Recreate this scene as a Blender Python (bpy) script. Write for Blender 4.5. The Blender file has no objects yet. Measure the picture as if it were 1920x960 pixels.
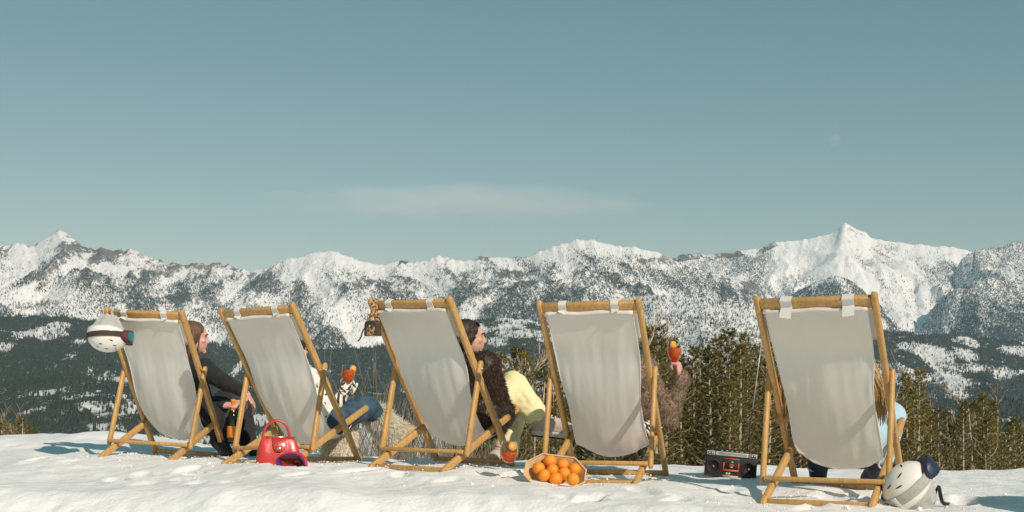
import bpy, bmesh, math, random
import numpy as np
from mathutils import Vector, Matrix

# ------------------------------------------------------------------ camera, sky, sun, exposure
scene = bpy.context.scene
COL = scene.collection
F_PX, HORIZON, CAM_Z = 2300.0, 698.0, 0.6          # focal length and horizon row for a 1920 px wide frame
cam_data = bpy.data.cameras.new('camera')
cam = bpy.data.objects.new('camera', cam_data)
COL.objects.link(cam)
cam.location = (0, 0, CAM_Z)
cam.rotation_euler = (math.radians(90), 0, 0)
cam_data.sensor_width = 36.0
cam_data.lens = 36.0 * F_PX / 1920.0
cam_data.shift_y = (HORIZON - 480.0) / 1920.0
cam_data.clip_start = 0.1
cam_data.clip_end = 120000.0
scene.camera = cam

SUN = Vector((0.88, -1.2, 1.0)).normalized()        # towards the sun
SUN_EL = math.asin(SUN.z)
SUN_AZ = math.atan2(SUN.x, SUN.y)
world = bpy.data.worlds.new('World')
scene.world = world
world.use_nodes = True
wn, wl = world.node_tree.nodes, world.node_tree.links
wn.clear()
sky = wn.new('ShaderNodeTexSky')
sky.sky_type = 'NISHITA'
sky.sun_disc = False
sky.sun_elevation = SUN_EL
sky.sun_rotation = SUN_AZ
sky.altitude = 2200
sky.air_density = 1.25
sky.dust_density = 0.35
sky.ozone_density = 1.6
tint = wn.new('ShaderNodeMix'); tint.data_type = 'RGBA'; tint.blend_type = 'MULTIPLY'
tint.inputs['Factor'].default_value = 1.0
tint.inputs['B'].default_value = (1.03, 0.76, 0.57, 1)
bg = wn.new('ShaderNodeBackground'); bg.inputs['Strength'].default_value = 0.073
wo = wn.new('ShaderNodeOutputWorld')
wl.new(sky.outputs['Color'], tint.inputs['A'])
veil = wn.new('ShaderNodeMix'); veil.data_type = 'RGBA'; veil.blend_type = 'ADD'      # even teal veil of the old film stock
veil.inputs['Factor'].default_value = 1.0
veil.inputs['B'].default_value = (0.0, 1.2, 1.18, 1)
wl.new(tint.outputs['Result'], veil.inputs['A'])
wl.new(veil.outputs['Result'], bg.inputs['Color'])
wl.new(bg.outputs['Background'], wo.inputs['Surface'])
sun_data = bpy.data.lights.new('sun', 'SUN')
sun_data.energy = 3.75
sun_data.angle = math.radians(0.55)
sun_data.color = (1.0, 0.875, 0.745)
sun_obj = bpy.data.objects.new('sun', sun_data)
COL.objects.link(sun_obj)
sun_obj.location = (20, -30, 30)
sun_obj.rotation_euler = SUN.to_track_quat('Z', 'Y').to_euler()
scene.view_settings.view_transform = 'Standard'
scene.view_settings.look = 'None'
scene.view_settings.exposure = 0.12
scene.view_settings.gamma = 1.0
scene.view_settings.use_curve_mapping = False
scene.cycles.max_bounces = 8
scene.cycles.transparent_max_bounces = 16
scene.cycles.volume_bounces = 1
scene.cycles.use_denoising = True

rng = np.random.default_rng(7)
random.seed(7)

# ------------------------------------------------------------------ helpers
def at(u, v, d):
    """point at picture row/column of the planning sketch, d metres in front of the camera"""
    return Vector(((u - 960) / F_PX * d, d, CAM_Z + (HORIZON - v) / F_PX * d))

def V(*a): return Vector(a)

def new_mesh(name, verts, faces, smooth=False, fmat=None):
    me = bpy.data.meshes.new(name)
    verts = np.asarray(verts, dtype=np.float32).reshape(-1, 3)
    if isinstance(faces, np.ndarray):
        n, k = faces.shape
        me.vertices.add(len(verts)); me.vertices.foreach_set('co', verts.ravel())
        me.loops.add(n * k); me.loops.foreach_set('vertex_index', faces.astype(np.int32).ravel())
        me.polygons.add(n)
        me.polygons.foreach_set('loop_start', np.arange(0, n * k, k, dtype=np.int32))
        me.polygons.foreach_set('loop_total', np.full(n, k, dtype=np.int32))
        me.update(calc_edges=True); me.validate()
    else:
        me.from_pydata([tuple(v) for v in verts.tolist()], [], faces)
        me.update()
    if smooth:
        me.polygons.foreach_set('use_smooth', np.ones(len(me.polygons), dtype=bool))
    if fmat is not None:
        me.polygons.foreach_set('material_index', np.asarray(fmat, dtype=np.int32))
    return me

def link(name, me, mat=None, parent=None):
    o = bpy.data.objects.new(name, me)
    COL.objects.link(o)
    if mat is not None and me is not None and len(me.materials) == 0:
        for m in (mat if isinstance(mat, (list, tuple)) else [mat]):
            me.materials.append(m)
    if parent is not None:
        o.parent = parent
    return o

def thing(name, label, category, loc=(0, 0, 0), group=None, matrix=None):
    o = bpy.data.objects.new(name, None)
    COL.objects.link(o)
    o.empty_display_size = 0.1
    if matrix is not None: o.matrix_world = matrix
    else: o.location = loc
    tag(o, label, category, group)
    return o

def tag(o, label=None, category=None, group=None, kind=None):
    if label: o['label'] = label
    if category: o['category'] = category
    if group: o['group'] = group
    if kind: o['kind'] = kind
    return o

class MB:
    """collects shapes into one mesh"""
    def __init__(s): s.v, s.f, s.m = [], [], []
    def add(s, vf, mat=0, M=None):
        v, f = vf
        b = len(s.v)
        s.v += [tuple(M @ Vector(p)) for p in v] if M is not None else [tuple(p) for p in v]
        s.f += [tuple(i + b for i in q) for q in f]
        s.m += [mat] * len(f)
        return s
    def mesh(s, name, smooth=True):
        return new_mesh(name, s.v, s.f, smooth, s.m)
    def build(s, name, mat, parent=None, smooth=True):
        return link(name, s.mesh(name, smooth), mat, parent)

def frame_for(d, up):
    d = d.normalized(); a = up - d * up.dot(d)
    if a.length < 1e-5: a = d.orthogonal()
    a.normalize()
    return d, a, d.cross(a)

def sweep(path, section, up=Vector((0, 0, 1)), scales=None, caps=True, closed=False):
    """section: list of (a, b) offsets; a along 'up' made square to the path, b along the third axis"""
    path = [Vector(p) for p in path]; n = len(path); k = len(section)
    vs, fs = [], []
    for i, p in enumerate(path):
        if closed: d = path[(i + 1) % n] - path[i - 1]
        else: d = path[min(i + 1, n - 1)] - path[max(i - 1, 0)]
        u = up[i] if isinstance(up, list) else up
        d, a, b = frame_for(d, u)
        s = scales[i] if scales else 1.0
        sa, sb = (s if isinstance(s, tuple) else (s, s))
        for (x, y) in section: vs.append(p + a * x * sa + b * y * sb)
    for i in range(n if closed else n - 1):
        j = (i + 1) % n
        for q in range(k):
            r = (q + 1) % k
            fs.append((i * k + q, i * k + r, j * k + r, j * k + q))
    if caps and not closed:
        fs.append(tuple(range(k - 1, -1, -1))); fs.append(tuple((n - 1) * k + q for q in range(k)))
    return vs, fs

def circle(n, r=1.0, ry=None):
    ry = r if ry is None else ry
    return [(r * math.cos(2 * math.pi * i / n), ry * math.sin(2 * math.pi * i / n)) for i in range(n)]

def rounded_rect(w, h, r, k=3):
    out = []
    for cx, cy, a0 in ((w/2-r, h/2-r, 0), (-w/2+r, h/2-r, 90), (-w/2+r, -h/2+r, 180), (w/2-r, -h/2+r, 270)):
        for i in range(k + 1):
            a = math.radians(a0 + 90 * i / k)
            out.append((cx + r * math.cos(a), cy + r * math.sin(a)))
    return out

def tube(path, radii, n=8, up=Vector((0.31, 0.2, 0.93)), caps=True, closed=False):
    if not isinstance(radii, (list, tuple)): radii = [radii] * len(path)
    return sweep(path, circle(n), up, list(radii), caps, closed)

def bar(p0, p1, w, t, up=Vector((0, 0, 1)), r=None, round_end=0.0):
    """a wooden bar; rounded section, optionally rounded ends"""
    p0, p1 = Vector(p0), Vector(p1)
    r = min(w, t) * 0.3 if r is None else r
    sec = rounded_rect(w, t, r)
    d = (p1 - p0); L = d.length; d = d / L
    if round_end > 0:
        e = round_end; path, sc = [], []
        for a in (90, 60, 35, 12): path.append(p0 + d * e * (1 - math.sin(math.radians(a)))); sc.append((max(.12, math.cos(math.radians(a))), max(.55, math.cos(math.radians(a * .6)))))
        q, s2 = [], []
        for a in (12, 35, 60, 90): q.append(p1 - d * e * (1 - math.sin(math.radians(a)))); s2.append((max(.12, math.cos(math.radians(a))), max(.55, math.cos(math.radians(a * .6)))))
        return sweep(path + q, sec, up, sc + s2)
    e = 0.003
    return sweep([p0, p0 + d * e, p1 - d * e, p1], sec, up, [.9, 1, 1, .9])

def box(c, s, M=None):
    x, y, z = s[0] / 2, s[1] / 2, s[2] / 2
    v = [Vector((i * x, j * y, k * z)) for i in (-1, 1) for j in (-1, 1) for k in (-1, 1)]
    if M is not None: v = [M @ p for p in v]
    v = [p + Vector(c) for p in v]
    return v, [(0, 1, 3, 2), (4, 6, 7, 5), (0, 4, 5, 1), (2, 3, 7, 6), (0, 2, 6, 4), (1, 5, 7, 3)]

def round_box(c, s, r=0.01, taper=1.0, k=3):
    """box with rounded edges, standing on z, top scaled by taper in x/y"""
    w, d, h = s; lay = []
    prof = [(0, r)] + [(r - r * math.cos(math.radians(a)), r - r * math.sin(math.radians(a))) for a in (30, 60, 90)]
    levels = [(z, i) for z, i in prof] + [(h - z, i) for z, i in reversed(prof)]
    vs, fs = [], []; n = None
    for z, ins in levels:
        f = 1 + (taper - 1) * z / h
        ring = rounded_rect(max(w * f - 2 * ins, .001), max(d * f - 2 * ins, .001), max(r * 1.2 - ins * .5, .0005) if min(w, d) * f > 3 * r else min(w, d) * f * .2, k)
        n = len(ring)
        vs += [Vector((x + c[0], y + c[1], z + c[2])) for x, y in ring]
    for i in range(len(levels) - 1):
        for q in range(n):
            a = (q + 1) % n
            fs.append((i * n + q, i * n + a, (i + 1) * n + a, (i + 1) * n + q))
    fs.append(tuple(range(n - 1, -1, -1))); fs.append(tuple((len(levels) - 1) * n + q for q in range(n)))
    return vs, fs

def lathe(profile, n=24, M=None):
    vs, fs = [], []
    for r, z in profile:
        for i in range(n):
            a = 2 * math.pi * i / n
            vs.append(Vector((r * math.cos(a), r * math.sin(a), z)))
    for i in range(len(profile) - 1):
        for q in range(n):
            a = (q + 1) % n
            fs.append((i * n + q, i * n + a, (i + 1) * n + a, (i + 1) * n + q))
    if profile[0][0] > 1e-4: fs.append(tuple(range(n - 1, -1, -1)))
    if profile[-1][0] > 1e-4: fs.append(tuple((len(profile) - 1) * n + q for q in range(n)))
    if M is not None: vs = [M @ p for p in vs]
    return vs, fs

def ellipsoid(c, r, M=None, nu=16, nv=10):
    c = Vector(c); prof = []
    vs, fs = [], []
    for j in range(nv + 1):
        th = math.pi * j / nv
        for i in range(nu):
            a = 2 * math.pi * i / nu
            p = Vector((r[0] * math.sin(th) * math.cos(a), r[1] * math.sin(th) * math.sin(a), r[2] * math.cos(th)))
            vs.append((M @ p if M is not None else p) + c)
    for j in range(nv):
        for i in range(nu):
            k = (i + 1) % nu
            fs.append((j * nu + i, (j + 1) * nu + i, (j + 1) * nu + k, j * nu + k))
    return vs, fs

def spline(pts, n):
    """Catmull-Rom through points of any dimension"""
    P = np.array([list(p) for p in pts], float)
    P = np.vstack([2 * P[0] - P[1], P, 2 * P[-1] - P[-2]])
    out = []; m = len(P) - 3
    for i in range(n):
        t = i / (n - 1) * m; k = min(int(t), m - 1); t -= k
        a, b, c, d = P[k:k + 4]
        out.append(.5 * (2 * b + (c - a) * t + (2 * a - 5 * b + 4 * c - d) * t * t + (3 * b - a - 3 * c + d) * t ** 3))
    return np.array(out)

# ---- noise
def _hash(ix, iy, seed):
    h = (ix.astype(np.int64) * 374761393 + iy.astype(np.int64) * 668265263 + seed * 1442695041) & 0xFFFFFFFF
    h = ((h ^ (h >> 13)) * 1274126177) & 0xFFFFFFFF
    return ((h ^ (h >> 16)) & 0xFFFFFF) / float(0xFFFFFF)

def vnoise(x, y, seed=0):
    x = np.asarray(x, float); y = np.asarray(y, float)
    ix, iy = np.floor(x), np.floor(y); fx, fy = x - ix, y - iy
    fx = fx * fx * fx * (fx * (fx * 6 - 15) + 10); fy = fy * fy * fy * (fy * (fy * 6 - 15) + 10)
    a, b = _hash(ix, iy, seed), _hash(ix + 1, iy, seed)
    c, d = _hash(ix, iy + 1, seed), _hash(ix + 1, iy + 1, seed)
    return (a + (b - a) * fx) * (1 - fy) + (c + (d - c) * fx) * fy

def fbm(x, y, seed=0, octs=4, gain=.5, ridged=False):
    s = np.zeros(np.broadcast(x, y).shape); amp = 1.; tot = 0.
    for o in range(octs):
        n = vnoise(x * 2 ** o + 17.3 * o, y * 2 ** o - 9.1 * o, seed + o)
        if ridged: n = 1 - np.abs(2 * n - 1)
        s += n * amp; tot += amp; amp *= gain
    return s / tot

# ------------------------------------------------------------------ materials
MATS = {}
def nodes_of(name):
    m = bpy.data.materials.new(name); m.use_nodes = True
    nt = m.node_tree
    return m, nt, nt.nodes, nt.links, nt.nodes['Principled BSDF'], nt.nodes['Material Output']

def simple(name, col, rough=.5, var=.08, scale=20., bump=0., bscale=80., metal=0., spec=.5, stretch=None, coat=0., sheen=0.):
    m, nt, N, L, P, O = nodes_of(name)
    tc = N.new('ShaderNodeTexCoord')
    src = tc.outputs['Object']
    if stretch:
        mp = N.new('ShaderNodeMapping'); mp.inputs['Scale'].default_value = stretch
        L.new(src, mp.inputs['Vector']); src = mp.outputs['Vector']
    nz = N.new('ShaderNodeTexNoise'); nz.inputs['Scale'].default_value = scale; nz.inputs['Detail'].default_value = 4
    L.new(src, nz.inputs['Vector'])
    cr = N.new('ShaderNodeValToRGB')
    c0 = [max(0, c * (1 - var)) for c in col]; c1 = [min(1, c * (1 + var)) for c in col]
    cr.color_ramp.elements[0].position = .3; cr.color_ramp.elements[1].position = .7
    cr.color_ramp.elements[0].color = (*c0, 1); cr.color_ramp.elements[1].color = (*c1, 1)
    L.new(nz.outputs['Fac'], cr.inputs['Fac']); L.new(cr.outputs['Color'], P.inputs['Base Color'])
    P.inputs['Roughness'].default_value = rough; P.inputs['Metallic'].default_value = metal
    P.inputs['Specular IOR Level'].default_value = spec
    P.inputs['Coat Weight'].default_value = coat
    P.inputs['Sheen Weight'].default_value = sheen
    if bump:
        b2 = N.new('ShaderNodeTexNoise'); b2.inputs['Scale'].default_value = bscale; b2.inputs['Detail'].default_value = 3
        L.new(src, b2.inputs['Vector'])
        bp = N.new('ShaderNodeBump'); bp.inputs['Strength'].default_value = bump; bp.inputs['Distance'].default_value = .01
        L.new(b2.outputs['Fac'], bp.inputs['Height']); L.new(bp.outputs['Normal'], P.inputs['Normal'])
    MATS[name] = m
    return m

def wood_material():
    m, nt, N, L, P, O = nodes_of('oiled_beech')
    tc = N.new('ShaderNodeTexCoord'); oi = N.new('ShaderNodeObjectInfo')
    av = N.new('ShaderNodeVectorMath'); av.operation = 'ADD'
    L.new(tc.outputs['Object'], av.inputs[0]); L.new(oi.outputs['Random'], av.inputs[1])
    mp = N.new('ShaderNodeMapping'); mp.inputs['Scale'].default_value = (60, 60, 9)
    L.new(av.outputs['Vector'], mp.inputs['Vector'])
    nz = N.new('ShaderNodeTexNoise'); nz.inputs['Scale'].default_value = 1.; nz.inputs['Detail'].default_value = 5; nz.inputs['Distortion'].default_value = 1.2
    L.new(mp.outputs['Vector'], nz.inputs['Vector'])
    cr = N.new('ShaderNodeValToRGB')
    cr.color_ramp.elements[0].position = .28; cr.color_ramp.elements[1].position = .75
    cr.color_ramp.elements[0].color = (.40, .225, .075, 1); cr.color_ramp.elements[1].color = (.63, .395, .155, 1)
    L.new(nz.outputs['Fac'], cr.inputs['Fac'])
    n2 = N.new('ShaderNodeTexNoise'); n2.inputs['Scale'].default_value = 3.; L.new(av.outputs['Vector'], n2.inputs['Vector'])
    mx = N.new('ShaderNodeMix'); mx.data_type = 'RGBA'; mx.blend_type = 'MULTIPLY'
    r2 = N.new('ShaderNodeValToRGB'); r2.color_ramp.elements[0].color = (.8, .76, .7, 1); r2.color_ramp.elements[1].color = (1.12, 1.1, 1.05, 1)
    L.new(n2.outputs['Fac'], r2.inputs['Fac']); mx.inputs['Factor'].default_value = 1
    L.new(cr.outputs['Color'], mx.inputs['A']); L.new(r2.outputs['Color'], mx.inputs['B'])
    L.new(mx.outputs['Result'], P.inputs['Base Color'])
    P.inputs['Roughness'].default_value = .48
    bp = N.new('ShaderNodeBump'); bp.inputs['Strength'].default_value = .15; bp.inputs['Distance'].default_value = .003
    L.new(nz.outputs['Fac'], bp.inputs['Height']); L.new(bp.outputs['Normal'], P.inputs['Normal'])
    return m

def cloth_material(name, col, trans=.35, bump=.25, scale=420.):
    m, nt, N, L, P, O = nodes_of(name)
    tc = N.new('ShaderNodeTexCoord')
    nz = N.new('ShaderNodeTexNoise'); nz.inputs['Scale'].default_value = 7.; nz.inputs['Detail'].default_value = 6
    L.new(tc.outputs['Object'], nz.inputs['Vector'])
    wv = N.new('ShaderNodeTexNoise'); wv.inputs['Scale'].default_value = scale; L.new(tc.outputs['Object'], wv.inputs['Vector'])
    cr = N.new('ShaderNodeValToRGB')
    cr.color_ramp.elements[0].color = (*[c * .93 for c in col], 1); cr.color_ramp.elements[1].color = (*[min(1, c * 1.05) for c in col], 1)
    L.new(nz.outputs['Fac'], cr.inputs['Fac'])
    L.new(cr.outputs['Color'], P.inputs['Base Color'])
    P.inputs['Roughness'].default_value = .9; P.inputs['Specular IOR Level'].default_value = .15
    bp = N.new('ShaderNodeBump'); bp.inputs['Strength'].default_value = bump; bp.inputs['Distance'].default_value = .002
    L.new(wv.outputs['Fac'], bp.inputs['Height']); L.new(bp.outputs['Normal'], P.inputs['Normal'])
    tr = N.new('ShaderNodeBsdfTranslucent'); L.new(cr.outputs['Color'], tr.inputs['Color'])
    mx = N.new('ShaderNodeMixShader'); mx.inputs['Fac'].default_value = trans
    L.new(P.outputs['BSDF'], mx.inputs[1]); L.new(tr.outputs['BSDF'], mx.inputs[2]); L.new(mx.outputs['Shader'], O.inputs['Surface'])
    return m

def snow_material(name='snow'):
    m, nt, N, L, P, O = nodes_of(name)
    tc = N.new('ShaderNodeTexCoord')
    a = N.new('ShaderNodeTexNoise'); a.inputs['Scale'].default_value = 2.2; a.inputs['Detail'].default_value = 8; a.inputs['Roughness'].default_value = .62
    b = N.new('ShaderNodeTexNoise'); b.inputs['Scale'].default_value = 55.; b.inputs['Detail'].default_value = 4; b.inputs['Roughness'].default_value = .7
    L.new(tc.outputs['Object'], a.inputs['Vector']); L.new(tc.outputs['Object'], b.inputs['Vector'])
    cr = N.new('ShaderNodeValToRGB')
    cr.color_ramp.elements[0].position = .3; cr.color_ramp.elements[0].color = (.80, .785, .77, 1)
    cr.color_ramp.elements[1].position = .65; cr.color_ramp.elements[1].color = (.90, .885, .87, 1)
    L.new(a.outputs['Fac'], cr.inputs['Fac']); L.new(cr.outputs['Color'], P.inputs['Base Color'])
    P.inputs['Roughness'].default_value = .62; P.inputs['Specular IOR Level'].default_value = .3
    P.inputs['Subsurface Weight'].default_value = 0.0
    b1 = N.new('ShaderNodeBump'); b1.inputs['Strength'].default_value = .4; b1.inputs['Distance'].default_value = .012
    L.new(b.outputs['Fac'], b1.inputs['Height'])
    b2 = N.new('ShaderNodeBump'); b2.inputs['Strength'].default_value = .35; b2.inputs['Distance'].default_value = .05
    a2 = N.new('ShaderNodeTexNoise'); a2.inputs['Scale'].default_value = 9.; a2.inputs['Detail'].default_value = 5
    L.new(tc.outputs['Object'], a2.inputs['Vector']); L.new(a2.outputs['Fac'], b2.inputs['Height'])
    L.new(b1.outputs['Normal'], b2.inputs['Normal']); L.new(b2.outputs['Normal'], P.inputs['Normal'])
    return m

def mountain_material():
    """snow with bare rock on the steep faces and dark scrub where the wood stands (vertex attributes rock, wood)"""
    m, nt, N, L, P, O = nodes_of('mountain_snow_and_rock')
    tc = N.new('ShaderNodeTexCoord')
    ar = N.new('ShaderNodeAttribute'); ar.attribute_name = 'rock'
    aw = N.new('ShaderNodeAttribute'); aw.attribute_name = 'wood'
    n1 = N.new('ShaderNodeTexNoise'); n1.inputs['Scale'].default_value = .022; n1.inputs['Detail'].default_value = 8; n1.inputs['Roughness'].default_value = .72; n1.inputs['Distortion'].default_value = .6
    mp = N.new('ShaderNodeMapping'); mp.inputs['Scale'].default_value = (1.5, .6, .9)
    L.new(tc.outputs['Object'], mp.inputs['Vector']); L.new(mp.outputs['Vector'], n1.inputs['Vector'])
    # rock mask: noise + attribute
    ad = N.new('ShaderNodeMath'); ad.operation = 'ADD'; L.new(n1.outputs['Fac'], ad.inputs[0]); L.new(ar.outputs['Fac'], ad.inputs[1])
    mr = N.new('ShaderNodeMapRange'); mr.inputs['From Min'].default_value = .93; mr.inputs['From Max'].default_value = 1.03
    L.new(ad.outputs['Value'], mr.inputs['Value'])
    n2 = N.new('ShaderNodeTexNoise'); n2.inputs['Scale'].default_value = .01; n2.inputs['Detail'].default_value = 5
    L.new(tc.outputs['Object'], n2.inputs['Vector'])
    rk = N.new('ShaderNodeValToRGB'); rk.color_ramp.elements[0].position = .35; rk.color_ramp.elements[1].position = .65
    rk.color_ramp.elements[0].color = (.13, .12, .12, 1); rk.color_ramp.elements[1].color = (.27, .23, .20, 1)
    L.new(n2.outputs['Fac'], rk.inputs['Fac'])
    m1 = N.new('ShaderNodeMix'); m1.data_type = 'RGBA'; m1.inputs['A'].default_value = (.90, .88, .86, 1)
    L.new(mr.outputs['Result'], m1.inputs['Factor']); L.new(rk.outputs['Color'], m1.inputs['B'])
    # wood floor
    n3 = N.new('ShaderNodeTexNoise'); n3.inputs['Scale'].default_value = .035; n3.inputs['Detail'].default_value = 6; n3.inputs['Roughness'].default_value = .7
    L.new(tc.outputs['Object'], n3.inputs['Vector'])
    a3 = N.new('ShaderNodeMath'); a3.operation = 'ADD'; L.new(n3.outputs['Fac'], a3.inputs[0]); L.new(aw.outputs['Fac'], a3.inputs[1])
    mr3 = N.new('ShaderNodeMapRange'); mr3.inputs['From Min'].default_value = .98; mr3.inputs['From Max'].default_value = 1.12
    L.new(a3.outputs['Value'], mr3.inputs['Value'])
    m2 = N.new('ShaderNodeMix'); m2.data_type = 'RGBA'; m2.inputs['B'].default_value = (.045, .055, .04, 1)
    L.new(mr3.outputs['Result'], m2.inputs['Factor']); L.new(m1.outputs['Result'], m2.inputs['A'])
    L.new(m2.outputs['Result'], P.inputs['Base Color'])
    P.inputs['Roughness'].default_value = .8; P.inputs['Specular IOR Level'].default_value = .2
    bp = N.new('ShaderNodeBump'); bp.inputs['Strength'].default_value = .9; bp.inputs['Distance'].default_value = 25.
    L.new(n1.outputs['Fac'], bp.inputs['Height']); L.new(bp.outputs['Normal'], P.inputs['Normal'])
    return m

def leaf_material(name, c0, c1, trans=.3, tree_share=.45):
    m, nt, N, L, P, O = nodes_of(name)
    ge = N.new('ShaderNodeNewGeometry'); oi = N.new('ShaderNodeObjectInfo')
    ad = N.new('ShaderNodeMath'); ad.operation = 'MULTIPLY_ADD'
    L.new(ge.outputs['Random Per Island'], ad.inputs[0]); ad.inputs[1].default_value = 1 - tree_share
    mu = N.new('ShaderNodeMath'); mu.operation = 'MULTIPLY'; L.new(oi.outputs['Random'], mu.inputs[0]); mu.inputs[1].default_value = tree_share
    L.new(mu.outputs['Value'], ad.inputs[2])
    cr = N.new('ShaderNodeValToRGB'); cr.color_ramp.elements[0].color = (*c0, 1); cr.color_ramp.elements[1].color = (*c1, 1)
    L.new(ad.outputs['Value'], cr.inputs['Fac']); L.new(cr.outputs['Color'], P.inputs['Base Color'])
    P.inputs['Roughness'].default_value = .55
    tr = N.new('ShaderNodeBsdfTranslucent'); L.new(cr.outputs['Color'], tr.inputs['Color'])
    mx = N.new('ShaderNodeMixShader'); mx.inputs['Fac'].default_value = trans
    L.new(P.outputs['BSDF'], mx.inputs[1]); L.new(tr.outputs['BSDF'], mx.inputs[2]); L.new(mx.outputs['Shader'], O.inputs['Surface'])
    return m

M_WOOD = wood_material()
M_CANVAS = cloth_material('natural_canvas', (.95, .91, .85), .42)
M_WHITE_CLOTH = cloth_material('white_cotton', (.84, .82, .78), .25)
M_SNOW = snow_material()
M_MOUNT = mountain_material()
M_FAR_TREE = leaf_material('distant_conifer', (.022, .034, .024), (.045, .058, .036), .1)
M_PINE = leaf_material('pine_needles', (.048, .058, .013), (.36, .285, .060), .4, .55)
M_BARK = simple('pale_bark', (.42, .34, .25), .85, .35, 9., .5, 30.)
M_BARE = simple('bare_aspen_bark', (.46, .37, .27), .85, .3, 7.)
M_SCRUB = simple('dry_scrub_twigs', (.20, .17, .13), .9, .4, 5.)
M_STEEL = simple('zinc_bolt', (.6, .6, .58), .35, .05, 30., metal=1.)

# ------------------------------------------------------------------ deck chair dimensions and places (metres)
HW, HS, HT = .285, .262, .312                       # half widths: long frame, seat frame, strut frame
Y_FOOT, Y_TOP, Z_TOP = .755, -.013, 1.013
Y_SEAT, Z_SEAT = .875, .365
Y_PIV, Z_PIV, Y_SB, Z_SB = .301, .606, .165, .104
CHAIRS = [  # x, y, z (camera height = 0), yaw, pitch, roll in degrees
    (-2.559, 8.354, -.589, 13.7, -2.1, 2.4), (-1.634, 7.877, -.590, 25.9, -2.6, -2.2),
    (-.624, 7.344, -.577, 30.0, -1.2, .2), (.431, 6.823, -.616, 18.2, -1.3, -.6), (1.487, 5.983, -.644, 26.9, .5, -.5)]
def chair_matrix(c):
    x, y, z, a, p, r = c
    return (Matrix.Translation((x, y, z + CAM_Z)) @ Matrix.Rotation(-math.radians(a), 4, 'Z')
            @ Matrix.Rotation(math.radians(p), 4, 'X') @ Matrix.Rotation(math.radians(r), 4, 'Y'))
CM = [chair_matrix(c) for c in CHAIRS]
def lc(i, x, y, z): return CM[i] @ Vector((x, y, z))  # point in the frame of chair i (0-4)

# ------------------------------------------------------------------ the snow the chairs stand on
GP = []                                              # ground control points
for i in range(5):
    for sx in (-1, 1):
        GP.append(lc(i, sx * HS, 0, .012)); GP.append(lc(i, sx * HW, Y_FOOT, .012))
for u, v, d in [(20, 822, 10.2), (100, 813, 10.4), (180, 809, 10.3), (250, 826, 10.0), (60, 850, 9.0), (-120, 830, 10.5), (-150, 880, 8.),
                (700, 868, 8.7), (960, 877, 7.85), (1080, 880, 7.95), (1300, 885, 7.75), (1365, 896, 7.40), (1420, 900, 7.3), (1600, 893, 7.6), (1760, 895, 7.55), (1920, 898, 7.5), (2100, 900, 7.5),
                (953, 896, 7.0), (1040, 912, 6.75), (520, 873, 7.65), (1700, 950, 6.0), (1900, 925, 6.5), (1920, 955, 5.75),
                (300, 900, 7.1), (100, 905, 7.0), (700, 915, 6.5), (960, 925, 6.2), (1200, 935, 6.0), (1400, 955, 5.65)]:
    GP.append(at(u, v, d))
GPn = np.array([list(p) for p in GP])
def smooth01(t): t = np.clip(t, 0, 1); return t * t * (3 - 2 * t)
CREST = np.array([(-14, 11.5), (-5, 10.9), (-3.6, 10.5), (-2.9, 10.2), (-2.2, 9.45), (-1.2, 9.0), (-.3, 8.55), (.2, 8.35), (.8, 8.15), (1.3, 8.0), (2.4, 7.9), (4, 7.9), (14, 8.5)])
EDGE = np.array([(-14, 6.9), (-3, 6.65), (-1.8, 6.45), (-.6, 6.1), (.4, 5.75), (1.6, 5.3), (3, 5.0), (14, 4.8)])
def ground_z(x, y):
    x = np.asarray(x, float); y = np.asarray(y, float); sh = x.shape
    X, Y = x.ravel(), y.ravel()
    out = np.empty(len(X))
    for s in range(0, len(X), 40000):
        d2 = (X[s:s+40000, None] - GPn[None, :, 0]) ** 2 + (Y[s:s+40000, None] - GPn[None, :, 1]) ** 2 + .012
        w = d2 ** -1.6
        out[s:s+40000] = (w * GPn[None, :, 2]).sum(1) / w.sum(1)
    out = out.reshape(sh)
    # lumps that fade out close to what stands on the snow
    out = out + (fbm(x * 1.1, y * 1.1, 3, 4) - .5) * .04
    # bank falling away towards the camera
    e = np.interp(x, EDGE[:, 0], EDGE[:, 1]) + (fbm(x * .9, y * .5, 11, 3) - .5) * .5
    t = e - y
    lump = (fbm(x * 2.6 + y * .6, y * .9, 21, 4) - .5)
    bank = smooth01(t / .9)
    out = out - bank * (.34 + .0 * x) - np.clip(t, 0, 30) * .035 + lump * .30 * bank * (1 - smooth01((t - 2) / 3)) + lump * .05 * (1 - bank)
    # unseen mound added right of the picture to cast shadow on the snow
    out = out + .62 * np.exp(-(((x - 3.02) / .42) ** 2 + ((y - 5.15) / .40) ** 2) ** 1.6) + .35 * np.exp(-(((x - 3.5) / .6) ** 2 + ((y - 5.5) / .5) ** 2))
    # hillside behind the crest
    c = np.interp(x, CREST[:, 0], CREST[:, 1])
    b = np.maximum(y - c, 0)
    return out - (np.sqrt(b * b + .09) - .3) * .30 * smooth01(b / .6)

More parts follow.
